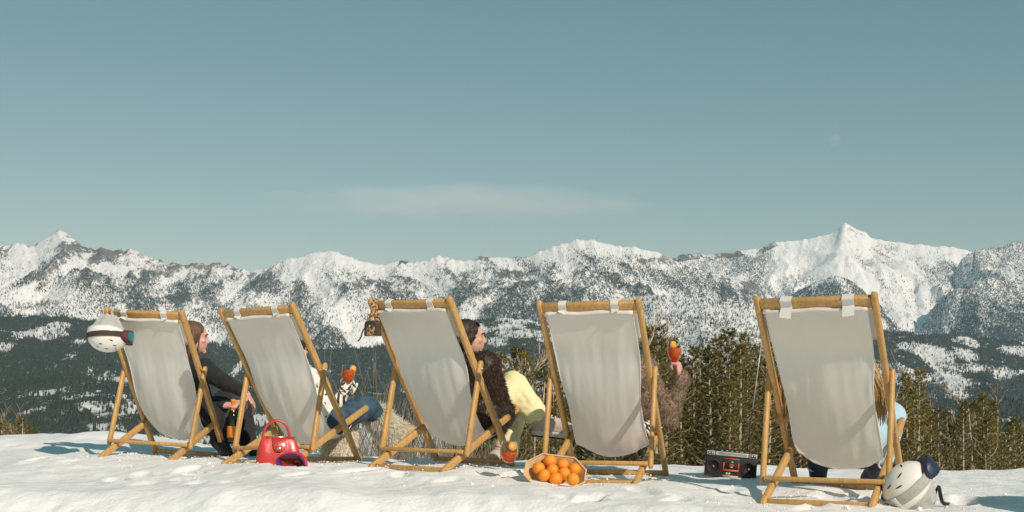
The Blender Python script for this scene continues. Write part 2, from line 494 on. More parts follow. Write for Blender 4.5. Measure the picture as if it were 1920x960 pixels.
def build_ground():
    def axis(parts):
        a = []
        for lo, hi, n in parts: a.append(np.linspace(lo, hi, n, endpoint=False))
        return np.concatenate(a + [[parts[-1][1]]])
    xs = axis([(-14, -4.2, 60), (-4.2, 3.9, 330), (3.9, 14, 60)])
    ys = axis([(-8, 4.6, 40), (4.6, 9.4, 210), (9.4, 12.0, 70), (12, 13.2, 12)])
    X, Y = np.meshgrid(xs, ys)
    Z = ground_z(X, Y)
    # small footprints and crust
    under = np.zeros(X.shape)
    for m in CM:
        iv = m.inverted(); lx = iv[0][0] * X + iv[0][1] * Y + iv[0][3]; ly = iv[1][0] * X + iv[1][1] * Y + iv[1][3]
        under = np.maximum(under, np.exp(-((lx / .42) ** 4 + ((ly - .36) / .58) ** 4)))
    Z = Z - .013 * under
    Z += (fbm(X * 7, Y * 5, 31, 4, .6) - .5) * .017 * (1 - .75 * under)
    r = random.Random(3)
    def dent(x0, y0, a, L, w, dep):
        p, q = (X - x0) * math.cos(a) + (Y - y0) * math.sin(a), -(X - x0) * math.sin(a) + (Y - y0) * math.cos(a)
        e = (p / L) ** 2 + (q / w) ** 2
        return -dep * np.exp(-e ** 2) + dep * .45 * np.exp(-(e - 1.5) ** 2 / .35)
    for k in range(46):                                    # boot prints round the chairs
        x0 = r.uniform(-3.4, 2.6); y0 = np.interp(x0, EDGE[:, 0], EDGE[:, 1]) + r.uniform(.15, 1.7)
        if min((x0 - g.x) ** 2 + (y0 - g.y) ** 2 for g in GP) < .03: continue
        Z += dent(x0, y0, r.uniform(.6, 2.4), .15, .06, r.uniform(.012, .03))
    v = np.stack([X, Y, Z], -1).reshape(-1, 3)
    nx, ny = len(xs), len(ys)
    i = (np.arange(ny - 1)[:, None] * nx + np.arange(nx - 1)[None, :]).ravel()
    f = np.stack([i, i + 1, i + nx + 1, i + nx], 1)
    o = link('snow_ground', new_mesh('snow_ground', v, f, True), M_SNOW)
    tag(o, kind='structure')
build_ground()

def snow_crumbs():
    """lumps kicked loose round the chairs"""
    ico = [(0, 0, 1), (.9, 0, .4), (.28, .85, .45), (-.72, .52, .45), (-.72, -.52, .4), (.28, -.85, .45), (.7, .5, -.4), (-.3, .8, -.4), (-.9, 0, -.4), (-.3, -.8, -.4), (.7, -.5, -.4), (0, 0, -.9)]
    fc = [(0, i, i % 5 + 1) for i in range(1, 6)] + [(i, 5 + i, i % 5 + 1) for i in range(1, 6)] + [(i % 5 + 1, 5 + i, 5 + i % 5 + 1) for i in range(1, 6)] + [(11, 5 + i % 5 + 1, 5 + i) for i in range(1, 6)]
    ico = np.array(ico); fc = np.array(fc)
    n = 1100
    c = rng.integers(0, len(GPn[:20]), n)
    x = GPn[c, 0] + rng.normal(0, .38, n); y = GPn[c, 1] + rng.normal(0, .30, n)
    sz = rng.gamma(1.3, .0016, n) + .0018
    z = ground_z(x[None, :], y[None, :])[0] + sz * .1
    v = ico[None] * sz[:, None, None] * rng.uniform(.6, 1.3, (n, 12, 1)) + np.stack([x, y, z], 1)[:, None, :]
    f = fc[None] + np.arange(n)[:, None, None] * 12
    tag(link('snow_crumbs', new_mesh('snow_crumbs', v.reshape(-1, 3), f.reshape(-1, 3), True), M_SNOW), 'loose crumbs of snow kicked up round the chairs', 'snow crumbs', kind='stuff')
snow_crumbs()

# ------------------------------------------------------------------ hillside, valley, mountains
def poly(pts): a = np.array(pts, float); return a[:, 0], a[:, 1]
def hill_z(x, y):
    """the slope that falls from the crest to the valley floor"""
    r = np.asarray(y, float)
    z = np.interp(r, [9, 12.5, 25, 60, 120, 300, 700, 1250, 1600], [-.3, -1.6, -4.2, -11.5, -22, -48, -84, -96, -96])
    return z + (fbm(np.asarray(x) * .03, r * .03, 51, 3) - .5) * np.interp(r, [9, 60, 1200], [.5, 2.5, 14])

LAYERS = []
def layer(name, pts, Y, slope, jag, spur, spur_w, skew=0.):
    LAYERS.append(dict(name=name, u=poly(pts)[0], v=poly(pts)[1], Y=Y, s=slope, jag=jag, spur=spur, w=spur_w, skew=skew))
layer('right_massif', [(1000, 640), (1120, 560), (1200, 505), (1265, 481), (1300, 474), (1340, 477), (1380, 470), (1420, 465), (1455, 451), (1500, 448), (1530, 445), (1560, 435), (1575, 426), (1585, 415), (1600, 425), (1640, 446), (1660, 450), (1700, 455), (1750, 460), (1790, 462), (1850, 480), (1950, 470), (2050, 480), (2250, 500)], 9800, .50, 4, 120, 300)
layer('long_range', [(-300, 470), (-120, 462), (0, 459), (30, 455), (65, 461), (85, 446), (110, 432), (130, 440), (165, 467), (200, 470), (235, 467), (265, 474), (300, 490), (345, 497), (380, 500), (410, 494), (440, 503), (470, 508), (500, 501), (540, 486), (580, 477), (620, 470), (650, 480), (680, 490), (720, 496), (750, 490), (780, 492), (820, 480), (845, 485), (870, 490), (900, 481), (940, 483), (985, 483), (1010, 472), (1040, 462), (1060, 457), (1080, 448), (1110, 450), (1150, 460), (1190, 463), (1230, 472), (1260, 487), (1300, 503), (1340, 514), (1400, 530), (1450, 556), (1520, 600), (1600, 660)], 8300, .44, 5, 120, 250)
layer('right_spur', [(1680, 650), (1722, 612), (1752, 572), (1778, 530), (1798, 496), (1812, 476), (1830, 471), (1870, 463), (1920, 454), (1980, 450), (2060, 460), (2250, 470)], 9250, .46, 8, 110, 260)
layer('dark_knoll', [(1430, 610), (1470, 560), (1520, 532), (1570, 517), (1600, 530), (1650, 572), (1700, 624), (1740, 670)], 8400, .5, 4, 70, 300)
layer('dusted_hill', [(1050, 610), (1120, 575), (1180, 556), (1240, 550), (1300, 554), (1360, 563), (1430, 577), (1500, 600), (1560, 630), (1640, 680)], 5600, .30, 4, 60, 260)
layer('right_foothill', [(1350, 700), (1450, 650), (1540, 626), (1640, 618), (1710, 624), (1800, 630), (1920, 640), (2050, 640), (2250, 630)], 4900, .24, 4, 60, 300)
layer('left_foothill', [(-300, 590), (-100, 588), (0, 590), (100, 594), (200, 606), (300, 622), (400, 640), (500, 655), (620, 656), (700, 650), (780, 640), (840, 620), (890, 601), (950, 595), (1010, 602), (1100, 622), (1200, 645), (1350, 700)], 4600, .17, 4, 45, 320)
layer('near_hill', [(-300, 735), (0, 722), (100, 708), (150, 702), (220, 706), (330, 714), (450, 722), (600, 730), (750, 738), (900, 745), (1100, 750), (1500, 752), (1920, 750), (2250, 745)], 2500, .085, 3, 16, 200)

US = np.linspace(-280, 2200, 720)
YS = np.concatenate([np.linspace(11.0, 60, 26, endpoint=False), np.linspace(60, 400, 24, endpoint=False), np.linspace(400, 1400, 24, endpoint=False),
                     np.linspace(1400, 2520, 40, endpoint=False), np.linspace(2520, 4000, 22, endpoint=False), np.linspace(4000, 4950, 46, endpoint=False), np.linspace(4950, 6200, 36, endpoint=False),
                     np.linspace(6200, 8450, 120, endpoint=False), np.linspace(8450, 9850, 70, endpoint=False), np.linspace(9850, 11200, 8)])
UU, YY = np.meshgrid(US, YS)
XX = (UU - 960) / F_PX * YY
def build_mountains():
    base = hill_z(XX, YY)
    base = np.where(YY > 1250, -96 + (fbm(XX * .004, YY * .004, 61, 3) - .5) * 16, base)
    Z = base.copy(); LID = np.full(Z.shape, -1); RIB = np.zeros(Z.shape)
    for k, l in enumerate(LAYERS):
        crest_v = np.interp(US, l['u'], l['v'])
        ends = (US < l['u'][0]) | (US > l['u'][-1])
        crest_v = np.where(ends, 1500, crest_v)
        jag = (fbm(US * .09, US * 0 + k, 70 + k, 5, .62) - .5) * 2 * l['jag'] * np.where((US < 440) & (US > 170), 2.0, 1.0)
        cz = (HORIZON - (crest_v + jag)) / F_PX * l['Y']
        kern = np.exp(-np.linspace(-2, 2, 41) ** 2); kern /= kern.sum()
        cs = np.convolve(np.pad(cz, 20, 'edge'), kern, 'valid')          # the same crest without its small peaks
        warp = (fbm(XX / 900., YY / 900., 90 + k, 3) - .5) * 700
        t = l['Y'] - YY
        front = np.clip(t, 0, None); backs = np.clip(-t, 0, None)
        sp = fbm((XX + warp) / l['w'], YY / (l['w'] * 2.6), 110 + k, 5, .55, True) - .62
        fine = fbm(XX / 70., YY / 120., 130 + k, 4, .6) - .5
        amp = smooth01(front / 700.)
        low = smooth01(front / 750.)                                     # peaks melt into broad faces lower down
        ue = UU + (fbm(XX / 620., YY / 700., 170 + k, 3) - .5) * 260 * smooth01(front / 1100.)
        crest = np.interp(ue, US, cz) * (1 - low) + np.interp(ue, US, cs) * low
        z = crest - l['s'] * front * (1 + .25 * np.exp(-front / 350.)) - .75 * backs + sp * l['spur'] * 2.0 * amp + fine * np.minimum(30., 6 + front * .03) * smooth01(front / 60.)
        m = z > Z
        Z = np.where(m, z, Z); LID = np.where(m, k, LID); RIB = np.where(m, sp, RIB)
    return Z, LID, RIB
ZZ, LID, RIB = build_mountains()                            # RIB: high on ribs, low in gullies
VV = HORIZON - ZZ / F_PX ** 0 * F_PX / YY                      # rows of the planning sketch
# shares of wood and rock over the land
def blob(u, v, cu, cv, ru, rv, ang=0.):
    a = math.radians(ang); du, dv = u - cu, v - cv
    p, q = du * math.cos(a) + dv * math.sin(a), -du * math.sin(a) + dv * math.cos(a)
    return np.exp(-((p / ru) ** 2 + (q / rv) ** 2) ** 1.5)
def lay_woods():
    names = [l['name'] for l in LAYERS]
    n_big = fbm(XX / 420., YY / 420., 200, 4)
    n_mid = fbm(XX / 130., YY / 200., 210, 4, .6)
    n_streak = fbm((XX + YY * .25) / 60., YY / 420., 220, 3, .6)
    w = np.zeros(ZZ.shape); r = np.zeros(ZZ.shape)
    below = np.zeros(ZZ.shape)
    for k, l in enumerate(LAYERS):
        sel = LID == k
        sky = np.interp(UU, l['u'], l['v'])
        dv = VV - sky
        n = l['name']
        if n == 'long_range':
            d = np.clip((dv - 4) / 40., 0, 1) * .62
            d = d * np.clip((n_mid - .34) * 5.0, 0.05, 1.25) * np.clip((RIB + .13) * 7.5, .06, 1.7)
            d = d + .5 * smooth01((VV - 520) / 60.) * np.clip((n_big - .48) * 8, 0, 1)
            for c in ((600, 497, 75, 26), (1120, 462, 110, 17), (70, 558, 130, 22), (110, 470, 55, 26), (470, 560, 70, 16), (640, 575, 60, 22), (500, 640, 60, 18), (1090, 528, 46, 9)):
                d = d * (1 - .93 * blob(UU, VV, *c))
            for c in ((880, 545, 30, 8, -40), (990, 500, 45, 9, 38), (1150, 520, 70, 10, 35), (1085, 545, 55, 9, -35), (1000, 575, 60, 9, -38), (1250, 528, 90, 16, 20), (1330, 530, 70, 14, 20), (470, 535, 50, 6, -35), (60, 570, 40, 7, 0)):
                d = d + 1.1 * blob(UU, VV, *c)
            rr = .22 * np.exp(-np.clip(dv, 0, None) / 60.) + .22 + np.clip(RIB, -.2, .2) * .9
            rr = rr + .05 * ((UU < 420) & (VV < 560)) + .10 * (n_mid - .5) - .5 * blob(UU, VV, 600, 492, 90, 30) - .45 * blob(UU, VV, 1120, 462, 120, 20) - .4 * blob(UU, VV, 60, 560, 140, 26)
        elif n == 'right_massif':
            d = .6 * np.clip((n_mid - .36) * 5, .03, 1.2) * np.clip((RIB + .12) * 7.5, .06, 1.6) * smooth01((1460 - UU) / 40.)
            d = d + .55 * blob(UU, VV, 1500, 560, 42, 40) * np.clip((n_streak - .35) * 5, 0, 1.2) + .14 * np.clip((n_mid - .45) * 5, 0, 1) * (UU > 1640)
            for c in ((1640, 515, 60, 5, 45), (1740, 515, 26, 16), (1770, 500, 22, 10), (1655, 470, 26, 10), (1790, 540, 30, 30)):
                d = d + .8 * blob(UU, VV, *c) * np.clip((n_mid - .3) * 4, 0, 1)
            rr = .22 + np.clip(RIB, -.2, .2) * .8 - .25 * smooth01((UU - 1440) / 40.) + .34 * blob(UU, VV, 1600, 440, 28, 26) + .3 * blob(UU, VV, 1662, 470, 40, 18) + .22 * blob(UU, VV, 1700, 520, 110, 30) + .25 * ((dv < 12) & (UU < 1460))
        elif n == 'right_spur':
            d = .14 + .7 * np.clip((RIB + .1) * 7, .05, 1.3) * .5 + 1.3 * smooth01((VV - 530) / 60.) * np.clip((n_big - .33) * 6, .1, 1.2) + .4 * np.clip((n_mid - .42) * 6, 0, 1)
            rr = np.full(d.shape, .2)
        elif n == 'dark_knoll':
            d = np.full(ZZ.shape, 1.5) * np.clip((n_mid - .25) * 5, .2, 1.1); rr = np.full(d.shape, .15)
        elif n == 'dusted_hill':
            d = .42 + .5 * np.clip((n_mid - .5) * 5, 0, 1); rr = np.full(d.shape, .05)
        elif n == 'right_foothill':
            d = 1.7 * np.clip((n_mid - .30) * 7, .06, 1.1)
            band = np.clip((n_big - .42) * 7, 0, 1)
            d = d * (1 - .55 * band * ((VV > 640) & (VV < 720)))
            for c in ((1735, 668, 34, 8, 48), (1790, 720, 26, 22, 60), (1765, 700, 24, 7, 40), (1810, 665, 28, 9, 10), (1895, 655, 30, 8, 0), (1880, 700, 26, 12, 0), (1835, 690, 20, 7, 0)):
                d = d * (1 - .95 * blob(UU, VV, *c))
            rr = np.zeros(d.shape)
        elif n == 'left_foothill':
            d = 2.4 * np.clip((n_mid - .20) * 8, .35, 1.1)
            for c in ((110, 610, 32, 9), (55, 625, 46, 9, -10), (10, 650, 24, 10), (150, 640, 18, 6), (445, 690, 9, 26, 40), (300, 620, 40, 6)):
                d = d * (1 - .9 * blob(UU, VV, *c))
            mid = ((UU > 840) & (UU < 1150))
            d = np.where(mid, 1.5 * np.clip((n_mid - .38) * 6, .05, 1.1), d)
            d = d * (1 - .9 * blob(UU, VV, 985, 626, 50, 8)) * (1 - .9 * blob(UU, VV, 930, 640, 24, 8))
            rr = np.zeros(d.shape)
        else:
            d = 2.2 * np.clip((n_mid - .27) * 7, .12, 1.1)
            for c in ((90, 735, 60, 6, -6), (230, 712, 70, 5, 4), (60, 770, 40, 4, -14), (150, 742, 50, 6, -10), (190, 775, 40, 5), (200, 800, 50, 8), (330, 760, 60, 6)):
                d = d * (1 - .8 * blob(UU, VV, *c))
            d = d * (1 - .75 * smooth01((VV - 795) / 30.))
            rr = np.zeros(d.shape)
        w = np.where(sel, d, w); r = np.where(sel, rr, r)
    lo = LID == -1
    w = np.where(lo & (YY > 700), .8 * np.clip((n_mid - .42) * 6, 0.02, 1), w)
    w = np.where(lo & (YY <= 700), 0., w)
    return w, r
WOOD, ROCK = lay_woods()
def link_mountains():
    ny, nx = ZZ.shape
    v = np.stack([XX, YY, ZZ + CAM_Z], -1).reshape(-1, 3)
    i = (np.arange(ny - 1)[:, None] * nx + np.arange(nx - 1)[None, :]).ravel()
    f = np.stack([i, i + 1, i + nx + 1, i + nx], 1)
    me = new_mesh('mountains', v, f, True)
    for nm, arr in (('rock', ROCK), ('wood', np.where((LID == 5) | (LID == 6) | (LID == 7), np.clip(WOOD * .50, 0, .66), np.clip(WOOD * .40, 0, .52)))):
        at_ = me.attributes.new(nm, 'FLOAT', 'POINT'); at_.data.foreach_set('value', arr.ravel().astype(np.float32))
    tag(link('mountains', me, M_MOUNT), kind='structure')
link_mountains()

def plant_far_woods():
    """every distant conifer is a small ragged cone standing on the land"""
    el = ZZ / YY
    seen = np.maximum.accumulate(el, axis=0)
    du = US[1] - US[0]
    dpx = np.abs(VV[1:, :-1] - VV[:-1, :-1])
    vis = (el[1:, :-1] + 14. / YY[1:, :-1] >= seen[1:, :-1])
    yc = YY[1:, :-1]
    h_px = 10.5 / yc * F_PX * np.interp(yc, [700, 2600], [.45, 1])
    area = np.maximum(h_px * h_px * .19, 1.6)
    lam = WOOD[1:, :-1] * np.minimum(du * np.maximum(dpx, .12), 60) / area * vis * (yc > 700)
    n = rng.poisson(lam)
    j, i = np.nonzero(n)
    rep = n[j, i]
    j, i = np.repeat(j, rep), np.repeat(i, rep)
    fx, fy = rng.random(len(j)), rng.random(len(j))
    def bil(A): return (A[j, i] * (1 - fx) + A[j, i + 1] * fx) * (1 - fy) + (A[j + 1, i] * (1 - fx) + A[j + 1, i + 1] * fx) * fy
    x, y, z = bil(XX), bil(YY), bil(ZZ) + CAM_Z
    N = len(x)
    h = rng.uniform(6, 14, N) * np.where(rng.random(N) < .25, .6, 1) * np.interp(y, [700, 2600], [.45, 1]); r = h * rng.uniform(.15, .24, N)
    k = 4
    a = rng.random(N)[:, None] * 6.28 + np.arange(k)[None, :] * 2 * math.pi / k
    ring = np.stack([x[:, None] + r[:, None] * np.cos(a) * rng.uniform(.7, 1.2, (N, k)), y[:, None] + r[:, None] * np.sin(a), (z - 1)[:, None] + h[:, None] * .06 * rng.random((N, k))], -1)
    tip = np.stack([x + r * rng.uniform(-.2, .2, N), y, z + h], -1)[:, None, :]
    v = np.concatenate([ring, tip], 1).reshape(-1, 3)
    b = np.arange(N)[:, None] * (k + 1)
    q = np.arange(k)[None, :]
    f = np.stack([b + q, b + (q + 1) % k, b + k + 0 * q], -1).reshape(-1, 3)
    print('far trees', N)
    tag(link('distant_conifer_wood', new_mesh('distant_conifer_wood', v, f), M_FAR_TREE), 'dark conifer woods covering the far mountain slopes and foothills', 'woodland', kind='stuff')
plant_far_woods()

# ------------------------------------------------------------------ air, moon, cloud
def build_air():
    me = new_mesh('haze', *box((0, 6000, 640), (16000, 13000, 1600)))
    m = bpy.data.materials.new('thin_mountain_air'); m.use_nodes = True
    N, L = m.node_tree.nodes, m.node_tree.links
    N.remove(N['Principled BSDF'])
    pv = N.new('ShaderNodeVolumePrincipled')
    pv.inputs['Color'].default_value = (.55, .79, 1.0, 1)
    pv.inputs['Density'].default_value = 2.5e-5
    pv.inputs['Anisotropy'].default_value = 0.0
    L.new(pv.outputs['Volume'], N['Material Output'].inputs['Volume'])
    tag(link('haze', me, m), 'thin blue haze over the valley', 'haze', kind='stuff')
    # lens cloud: a long thin body of vapour far beyond the range
    d = 15000.
    sx, sy, sz = 480 / F_PX * d, 1100., 44 / F_PX * d
    me = new_mesh('lens_cloud', *ellipsoid((0, 0, 0), (sx, sy, sz), None, 64, 32), True)
    m = bpy.data.materials.new('cloud_vapour'); m.use_nodes = True
    N, L = m.node_tree.nodes, m.node_tree.links
    N.remove(N['Principled BSDF'])
    tc = N.new('ShaderNodeTexCoord')
    mp = N.new('ShaderNodeMapping'); mp.inputs['Scale'].default_value = (1 / sx, 1 / sy, 1 / sz); L.new(tc.outputs['Object'], mp.inputs['Vector'])
    nz = N.new('ShaderNodeTexNoise'); nz.inputs['Scale'].default_value = 1.7; nz.inputs['Detail'].default_value = 5; nz.inputs['Roughness'].default_value = .55
    mp2 = N.new('ShaderNodeMapping'); mp2.inputs['Scale'].default_value = (2.2, .5, 1.6); mp2.inputs['Location'].default_value = (3.1, 0, .4)
    L.new(mp.outputs['Vector'], mp2.inputs['Vector']); L.new(mp2.outputs['Vector'], nz.inputs['Vector'])
    # the lens bends and frays: displace the radius by the noise
    ln = N.new('ShaderNodeVectorMath'); ln.operation = 'LENGTH'; L.new(mp.outputs['Vector'], ln.inputs[0])
    ma = N.new('ShaderNodeMath'); ma.operation = 'MULTIPLY_ADD'; L.new(nz.outputs['Fac'], ma.inputs[0]); ma.inputs[1].default_value = 1.5; ma.inputs[2].default_value = -.75
    ad = N.new('ShaderNodeMath'); ad.operation = 'ADD'; L.new(ln.outputs['Value'], ad.inputs[0]); L.new(ma.outputs['Value'], ad.inputs[1])
    mr = N.new('ShaderNodeMapRange'); mr.interpolation_type = 'SMOOTHSTEP'
    mr.inputs['From Min'].default_value = .95; mr.inputs['From Max'].default_value = .15; mr.inputs['To Min'].default_value = 0; mr.inputs['To Max'].default_value = 5.0e-4
    L.new(ad.outputs['Value'], mr.inputs['Value'])
    # fade to nothing before the bounding body ends
    fd = N.new('ShaderNodeMapRange'); fd.interpolation_type = 'SMOOTHSTEP'; fd.inputs['From Min'].default_value = 1.0; fd.inputs['From Max'].default_value = .55
    L.new(ln.outputs['Value'], fd.inputs['Value'])
    mu = N.new('ShaderNodeMath'); mu.operation = 'MULTIPLY'; L.new(mr.outputs['Result'], mu.inputs[0]); L.new(fd.outputs['Result'], mu.inputs[1])
    pv = N.new('ShaderNodeVolumePrincipled'); pv.inputs['Color'].default_value = (1, .97, .94, 1); pv.inputs['Anisotropy'].default_value = -.45
    L.new(mu.outputs['Value'], pv.inputs['Density']); L.new(pv.outputs['Volume'], N['Material Output'].inputs['Volume'])
    o = link('lens_cloud', me, m); o.location = at(870, 380, d); o.rotation_euler = (0, math.radians(.7), 0)
    tag(o, 'long thin pale cloud streak above the middle of the range', 'cloud')
    # moon: a lit sphere; its night side has the colour of the air in front of it
    d = 60000.
    o = link('moon', new_mesh('moon', *ellipsoid((0, 0, 0), (10.5 / F_PX * d,) * 3, None, 32, 16), True))
    m = bpy.data.materials.new('pale_day_moon'); m.use_nodes = True
    N, L = m.node_tree.nodes, m.node_tree.links
    N.remove(N['Principled BSDF'])
    nz = N.new('ShaderNodeTexNoise'); nz.inputs['Scale'].default_value = .006; tc = N.new('ShaderNodeTexCoord'); L.new(tc.outputs['Object'], nz.inputs['Vector'])
    cr = N.new('ShaderNodeValToRGB'); cr.color_ramp.elements[0].position = .4; cr.color_ramp.elements[1].position = .6
    cr.color_ramp.elements[0].color = (.012, .010, .009, 1); cr.color_ramp.elements[1].color = (.050, .038, .034, 1)
    L.new(nz.outputs['Fac'], cr.inputs['Fac'])
    df = N.new('ShaderNodeBsdfDiffuse'); L.new(cr.outputs['Color'], df.inputs['Color'])
    tr = N.new('ShaderNodeBsdfTransparent'); ad = N.new('ShaderNodeAddShader')
    L.new(df.outputs['BSDF'], ad.inputs[0]); L.new(tr.outputs['BSDF'], ad.inputs[1]); L.new(ad.outputs['Shader'], N['Material Output'].inputs['Surface'])
    o.data.materials.append(m)
    o.location = at(1565, 262, d)
    tag(o, 'faint pale day moon high in the sky above the right peak', 'moon')
build_air()

# ------------------------------------------------------------------ near wood below the crest
def blades(P, D, L, W):
    """thin triangles: base points P, directions D, lengths L, widths W (numpy)"""
    n = len(P)
    r = rng.normal(size=(n, 3)); s = np.cross(D, r); s /= np.linalg.norm(s, axis=1, keepdims=True) + 1e-9
    a = P - s * W[:, None] * .5; b = P + s * W[:, None] * .5; c = P + D * L[:, None]
    v = np.stack([a, b, c], 1).reshape(-1, 3)
    return v, np.arange(3 * n).reshape(-1, 3)

def pine_proto(h, base, rmax, seed, nb=120, dead=14, lean=.3):
    r = random.Random(seed)
    tb = MB()
    # trunk with a slight wander
    path = []; x = y = 0.
    for i in range(9):
        t = i / 8
        path.append(Vector((x, y, t * h - .3))); x += r.uniform(-.5, .5) * lean * h / 40; y += r.uniform(-.5, .5) * lean * h / 40
    r0 = h * .0125
    tb.add(tube(path, [r0 * (1 - .9 * i / 8) + .006 for i in range(9)], 7, Vector((1, 0, 0))))
    def trunk_at(t):
        q = t * 8; k = min(int(q), 7); return path[k].lerp(path[k + 1], q - k)
    for i in range(dead):                                    # dead lower branches
        t = r.uniform(.08, base + .12); p = trunk_at(t); a = r.uniform(0, 6.28); L = r.uniform(.5, 1.4)
        q = p + Vector((math.cos(a) * L, math.sin(a) * L, r.uniform(-.3, .25) * L))
        tb.add(tube([p, p.lerp(q, .5) + Vector((0, 0, .06)), q], [.018, .012, .004], 4))
    P, D, Ls, W = [], [], [], []
    for i in range(nb):
        t = base + (1 - base) * ((i + r.random()) / nb) ** .92
        t = min(t, .985)
        f = (t - base) / (1 - base)
        prof = (1 - f) ** .75 * min(1, .35 + f * 4)
        L = rmax * prof * r.uniform(.55, 1.12) + .18
        a = i * 2.4 + r.uniform(-.5, .5); p = trunk_at(t)
        rise = r.uniform(-.15, .25) + .5 * f
        mid = p + Vector((math.cos(a) * L * .55, math.sin(a) * L * .55, L * .55 * rise - .05 * L))
        end = p + Vector((math.cos(a + r.uniform(-.2, .2)) * L, math.sin(a) * L, L * (rise + .12)))
        tb.add(tube([p, mid, end], [.02, .012, .004], 4))
        n = max(3, int(L / .15))
        for k in range(n):
            s = .22 + .8 * (k + r.random()) / n
            c = (p.lerp(mid, s / .55) if s < .55 else mid.lerp(end, min(1, (s - .55) / .45)))
            c = c + Vector((r.gauss(0, .07), r.gauss(0, .07), r.gauss(0, .06))) * (.5 + L * .4)
            d0 = (end - p).normalized()
            for b in range(20):
                d = Vector((r.gauss(0, 1), r.gauss(0, 1), r.gauss(.35, .8))).normalized() * .8 + d0 * .7
                d.normalize()
                P.append(c + d * r.uniform(-.03, .03)); D.append(d); Ls.append(r.uniform(.11, .22)); W.append(r.uniform(.022, .042))
    v, f = blades(np.array([list(p) for p in P]), np.array([list(d) for d in D]), np.array(Ls), np.array(W))
    return tb.mesh('trunk'), new_mesh('crown', v, f)

def bare_proto(h, seed, kids=9):
    r = random.Random(seed)
    trunk, twigs = MB(), MB()
    path = [Vector((0, 0, -.3))]
    for i in range(1, 8): path.append(path[-1] + Vector((r.uniform(-.12, .12), r.uniform(-.12, .12), h / 7)))
    trunk.add(tube(path, [h * .010 * (1 - .85 * i / 7) + .008 for i in range(8)], 6, Vector((1, 0, 0))))
    def grow(p, d, L, rad, depth):
        q = p + d * L * .5 + Vector((r.uniform(-.1, .1), r.uniform(-.1, .1), .05)) * L
        e = q + (d + Vector((r.uniform(-.25, .25), r.uniform(-.25, .25), .25))).normalized() * L * .5
        twigs.add(tube([p, q, e], [rad, rad * .7, rad * .35], 4))
        if depth > 0:
            for k in range(4):
                t = r.uniform(.25, 1); b = p.lerp(e, t) if k else e
                nd = (d + Vector((r.gauss(0, .6), r.gauss(0, .6), r.uniform(.1, .7)))).normalized()
                grow(b, nd, L * r.uniform(.4, .65), rad * .55, depth - 1)
    for i in range(kids):
        t = r.uniform(.3, .98); k = min(int(t * 7), 6); p = path[k].lerp(path[k + 1], t * 7 - k)
        a = r.uniform(0, 6.28)
        grow(p, Vector((math.cos(a), math.sin(a), r.uniform(.5, 1.1))).normalized(), h * r.uniform(.10, .2) * (1.3 - t * .6), h * .0035 + .004, 2)
    return trunk.mesh('trunk'), twigs.mesh('branches')

def shrub_proto(h, seed, stems=26):
    r = random.Random(seed); m = MB()
    for i in range(stems):
        a = r.uniform(0, 6.28); lean = r.uniform(.05, .6)
        p = Vector((math.cos(a) * .12, math.sin(a) * .12, -.2)); d = Vector((math.cos(a) * lean, math.sin(a) * lean, 1)).normalized()
        L = h * r.uniform(.5, 1.05); q = p + d * L * .5; e = q + (d + Vector((r.gauss(0, .2), r.gauss(0, .2), .1))).normalized() * L * .5
        m.add(tube([p, q, e], [.014, .009, .003], 4))
        for k in range(5):
            t = r.uniform(.35, 1); b = p.lerp(q, t * 2) if t < .5 else q.lerp(e, t * 2 - 1)
            nd = (d + Vector((r.gauss(0, .5), r.gauss(0, .5), r.uniform(0, .5)))).normalized()
            m.add(tube([b, b + nd * L * r.uniform(.12, .3)], [.006, .002], 3))
    return m.mesh('stems')

PINES = [(*pine_proto(h, b, rm, 40 + i, nb, dd), h) for i, (h, b, rm, nb, dd) in enumerate(
    [(12, .08, 1.4, 165, 10), (13, .20, 1.2, 150, 18), (11, .05, 1.5, 165, 6), (14, .28, 1.1, 140, 22), (12, .12, 1.05, 150, 16), (10, .03, 1.65, 165, 0)])]
BARES = [(*bare_proto(h, 80 + i, k), h) for i, (h, k) in enumerate([(9, 12), (10, 9), (8, 14)])]
SHRUBS = [(shrub_proto(2.2, 95 + i), 2.2) for i in range(3)]
def land(x, y):
    """height of the land at one point"""
    return float(hill_z(np.array([x]), np.array([y]))[0]) + CAM_Z

def plant_tree(kind, u, vtop, d, label, group, name):
    top = at(u, vtop, d); z0 = land(top.x, d) - .2
    h = max(1.5, top.z - z0)
    protos = PINES if kind == 'pine' else BARES
    tm, cm, ph = protos[random.randrange(len(protos))] if kind != 'fir' else PINES[random.choice((0, 2, 5))]
    s = h / ph
    t = thing(name, label, 'tree', (top.x, d, z0), group)
    w = s * random.uniform(.9, 1.15) if s < 1.3 else s * .85
    t.scale = (w, w, s); t.rotation_euler = (0, 0, random.uniform(0, 6.28))
    link('trunk', tm, M_BARE if kind == 'bare' else M_BARK, t)
    c = link('branches' if kind == 'bare' else 'crown', cm, M_BARE if kind == 'bare' else M_PINE, t)
    if kind == 'bare': tag(c, kind='stuff')

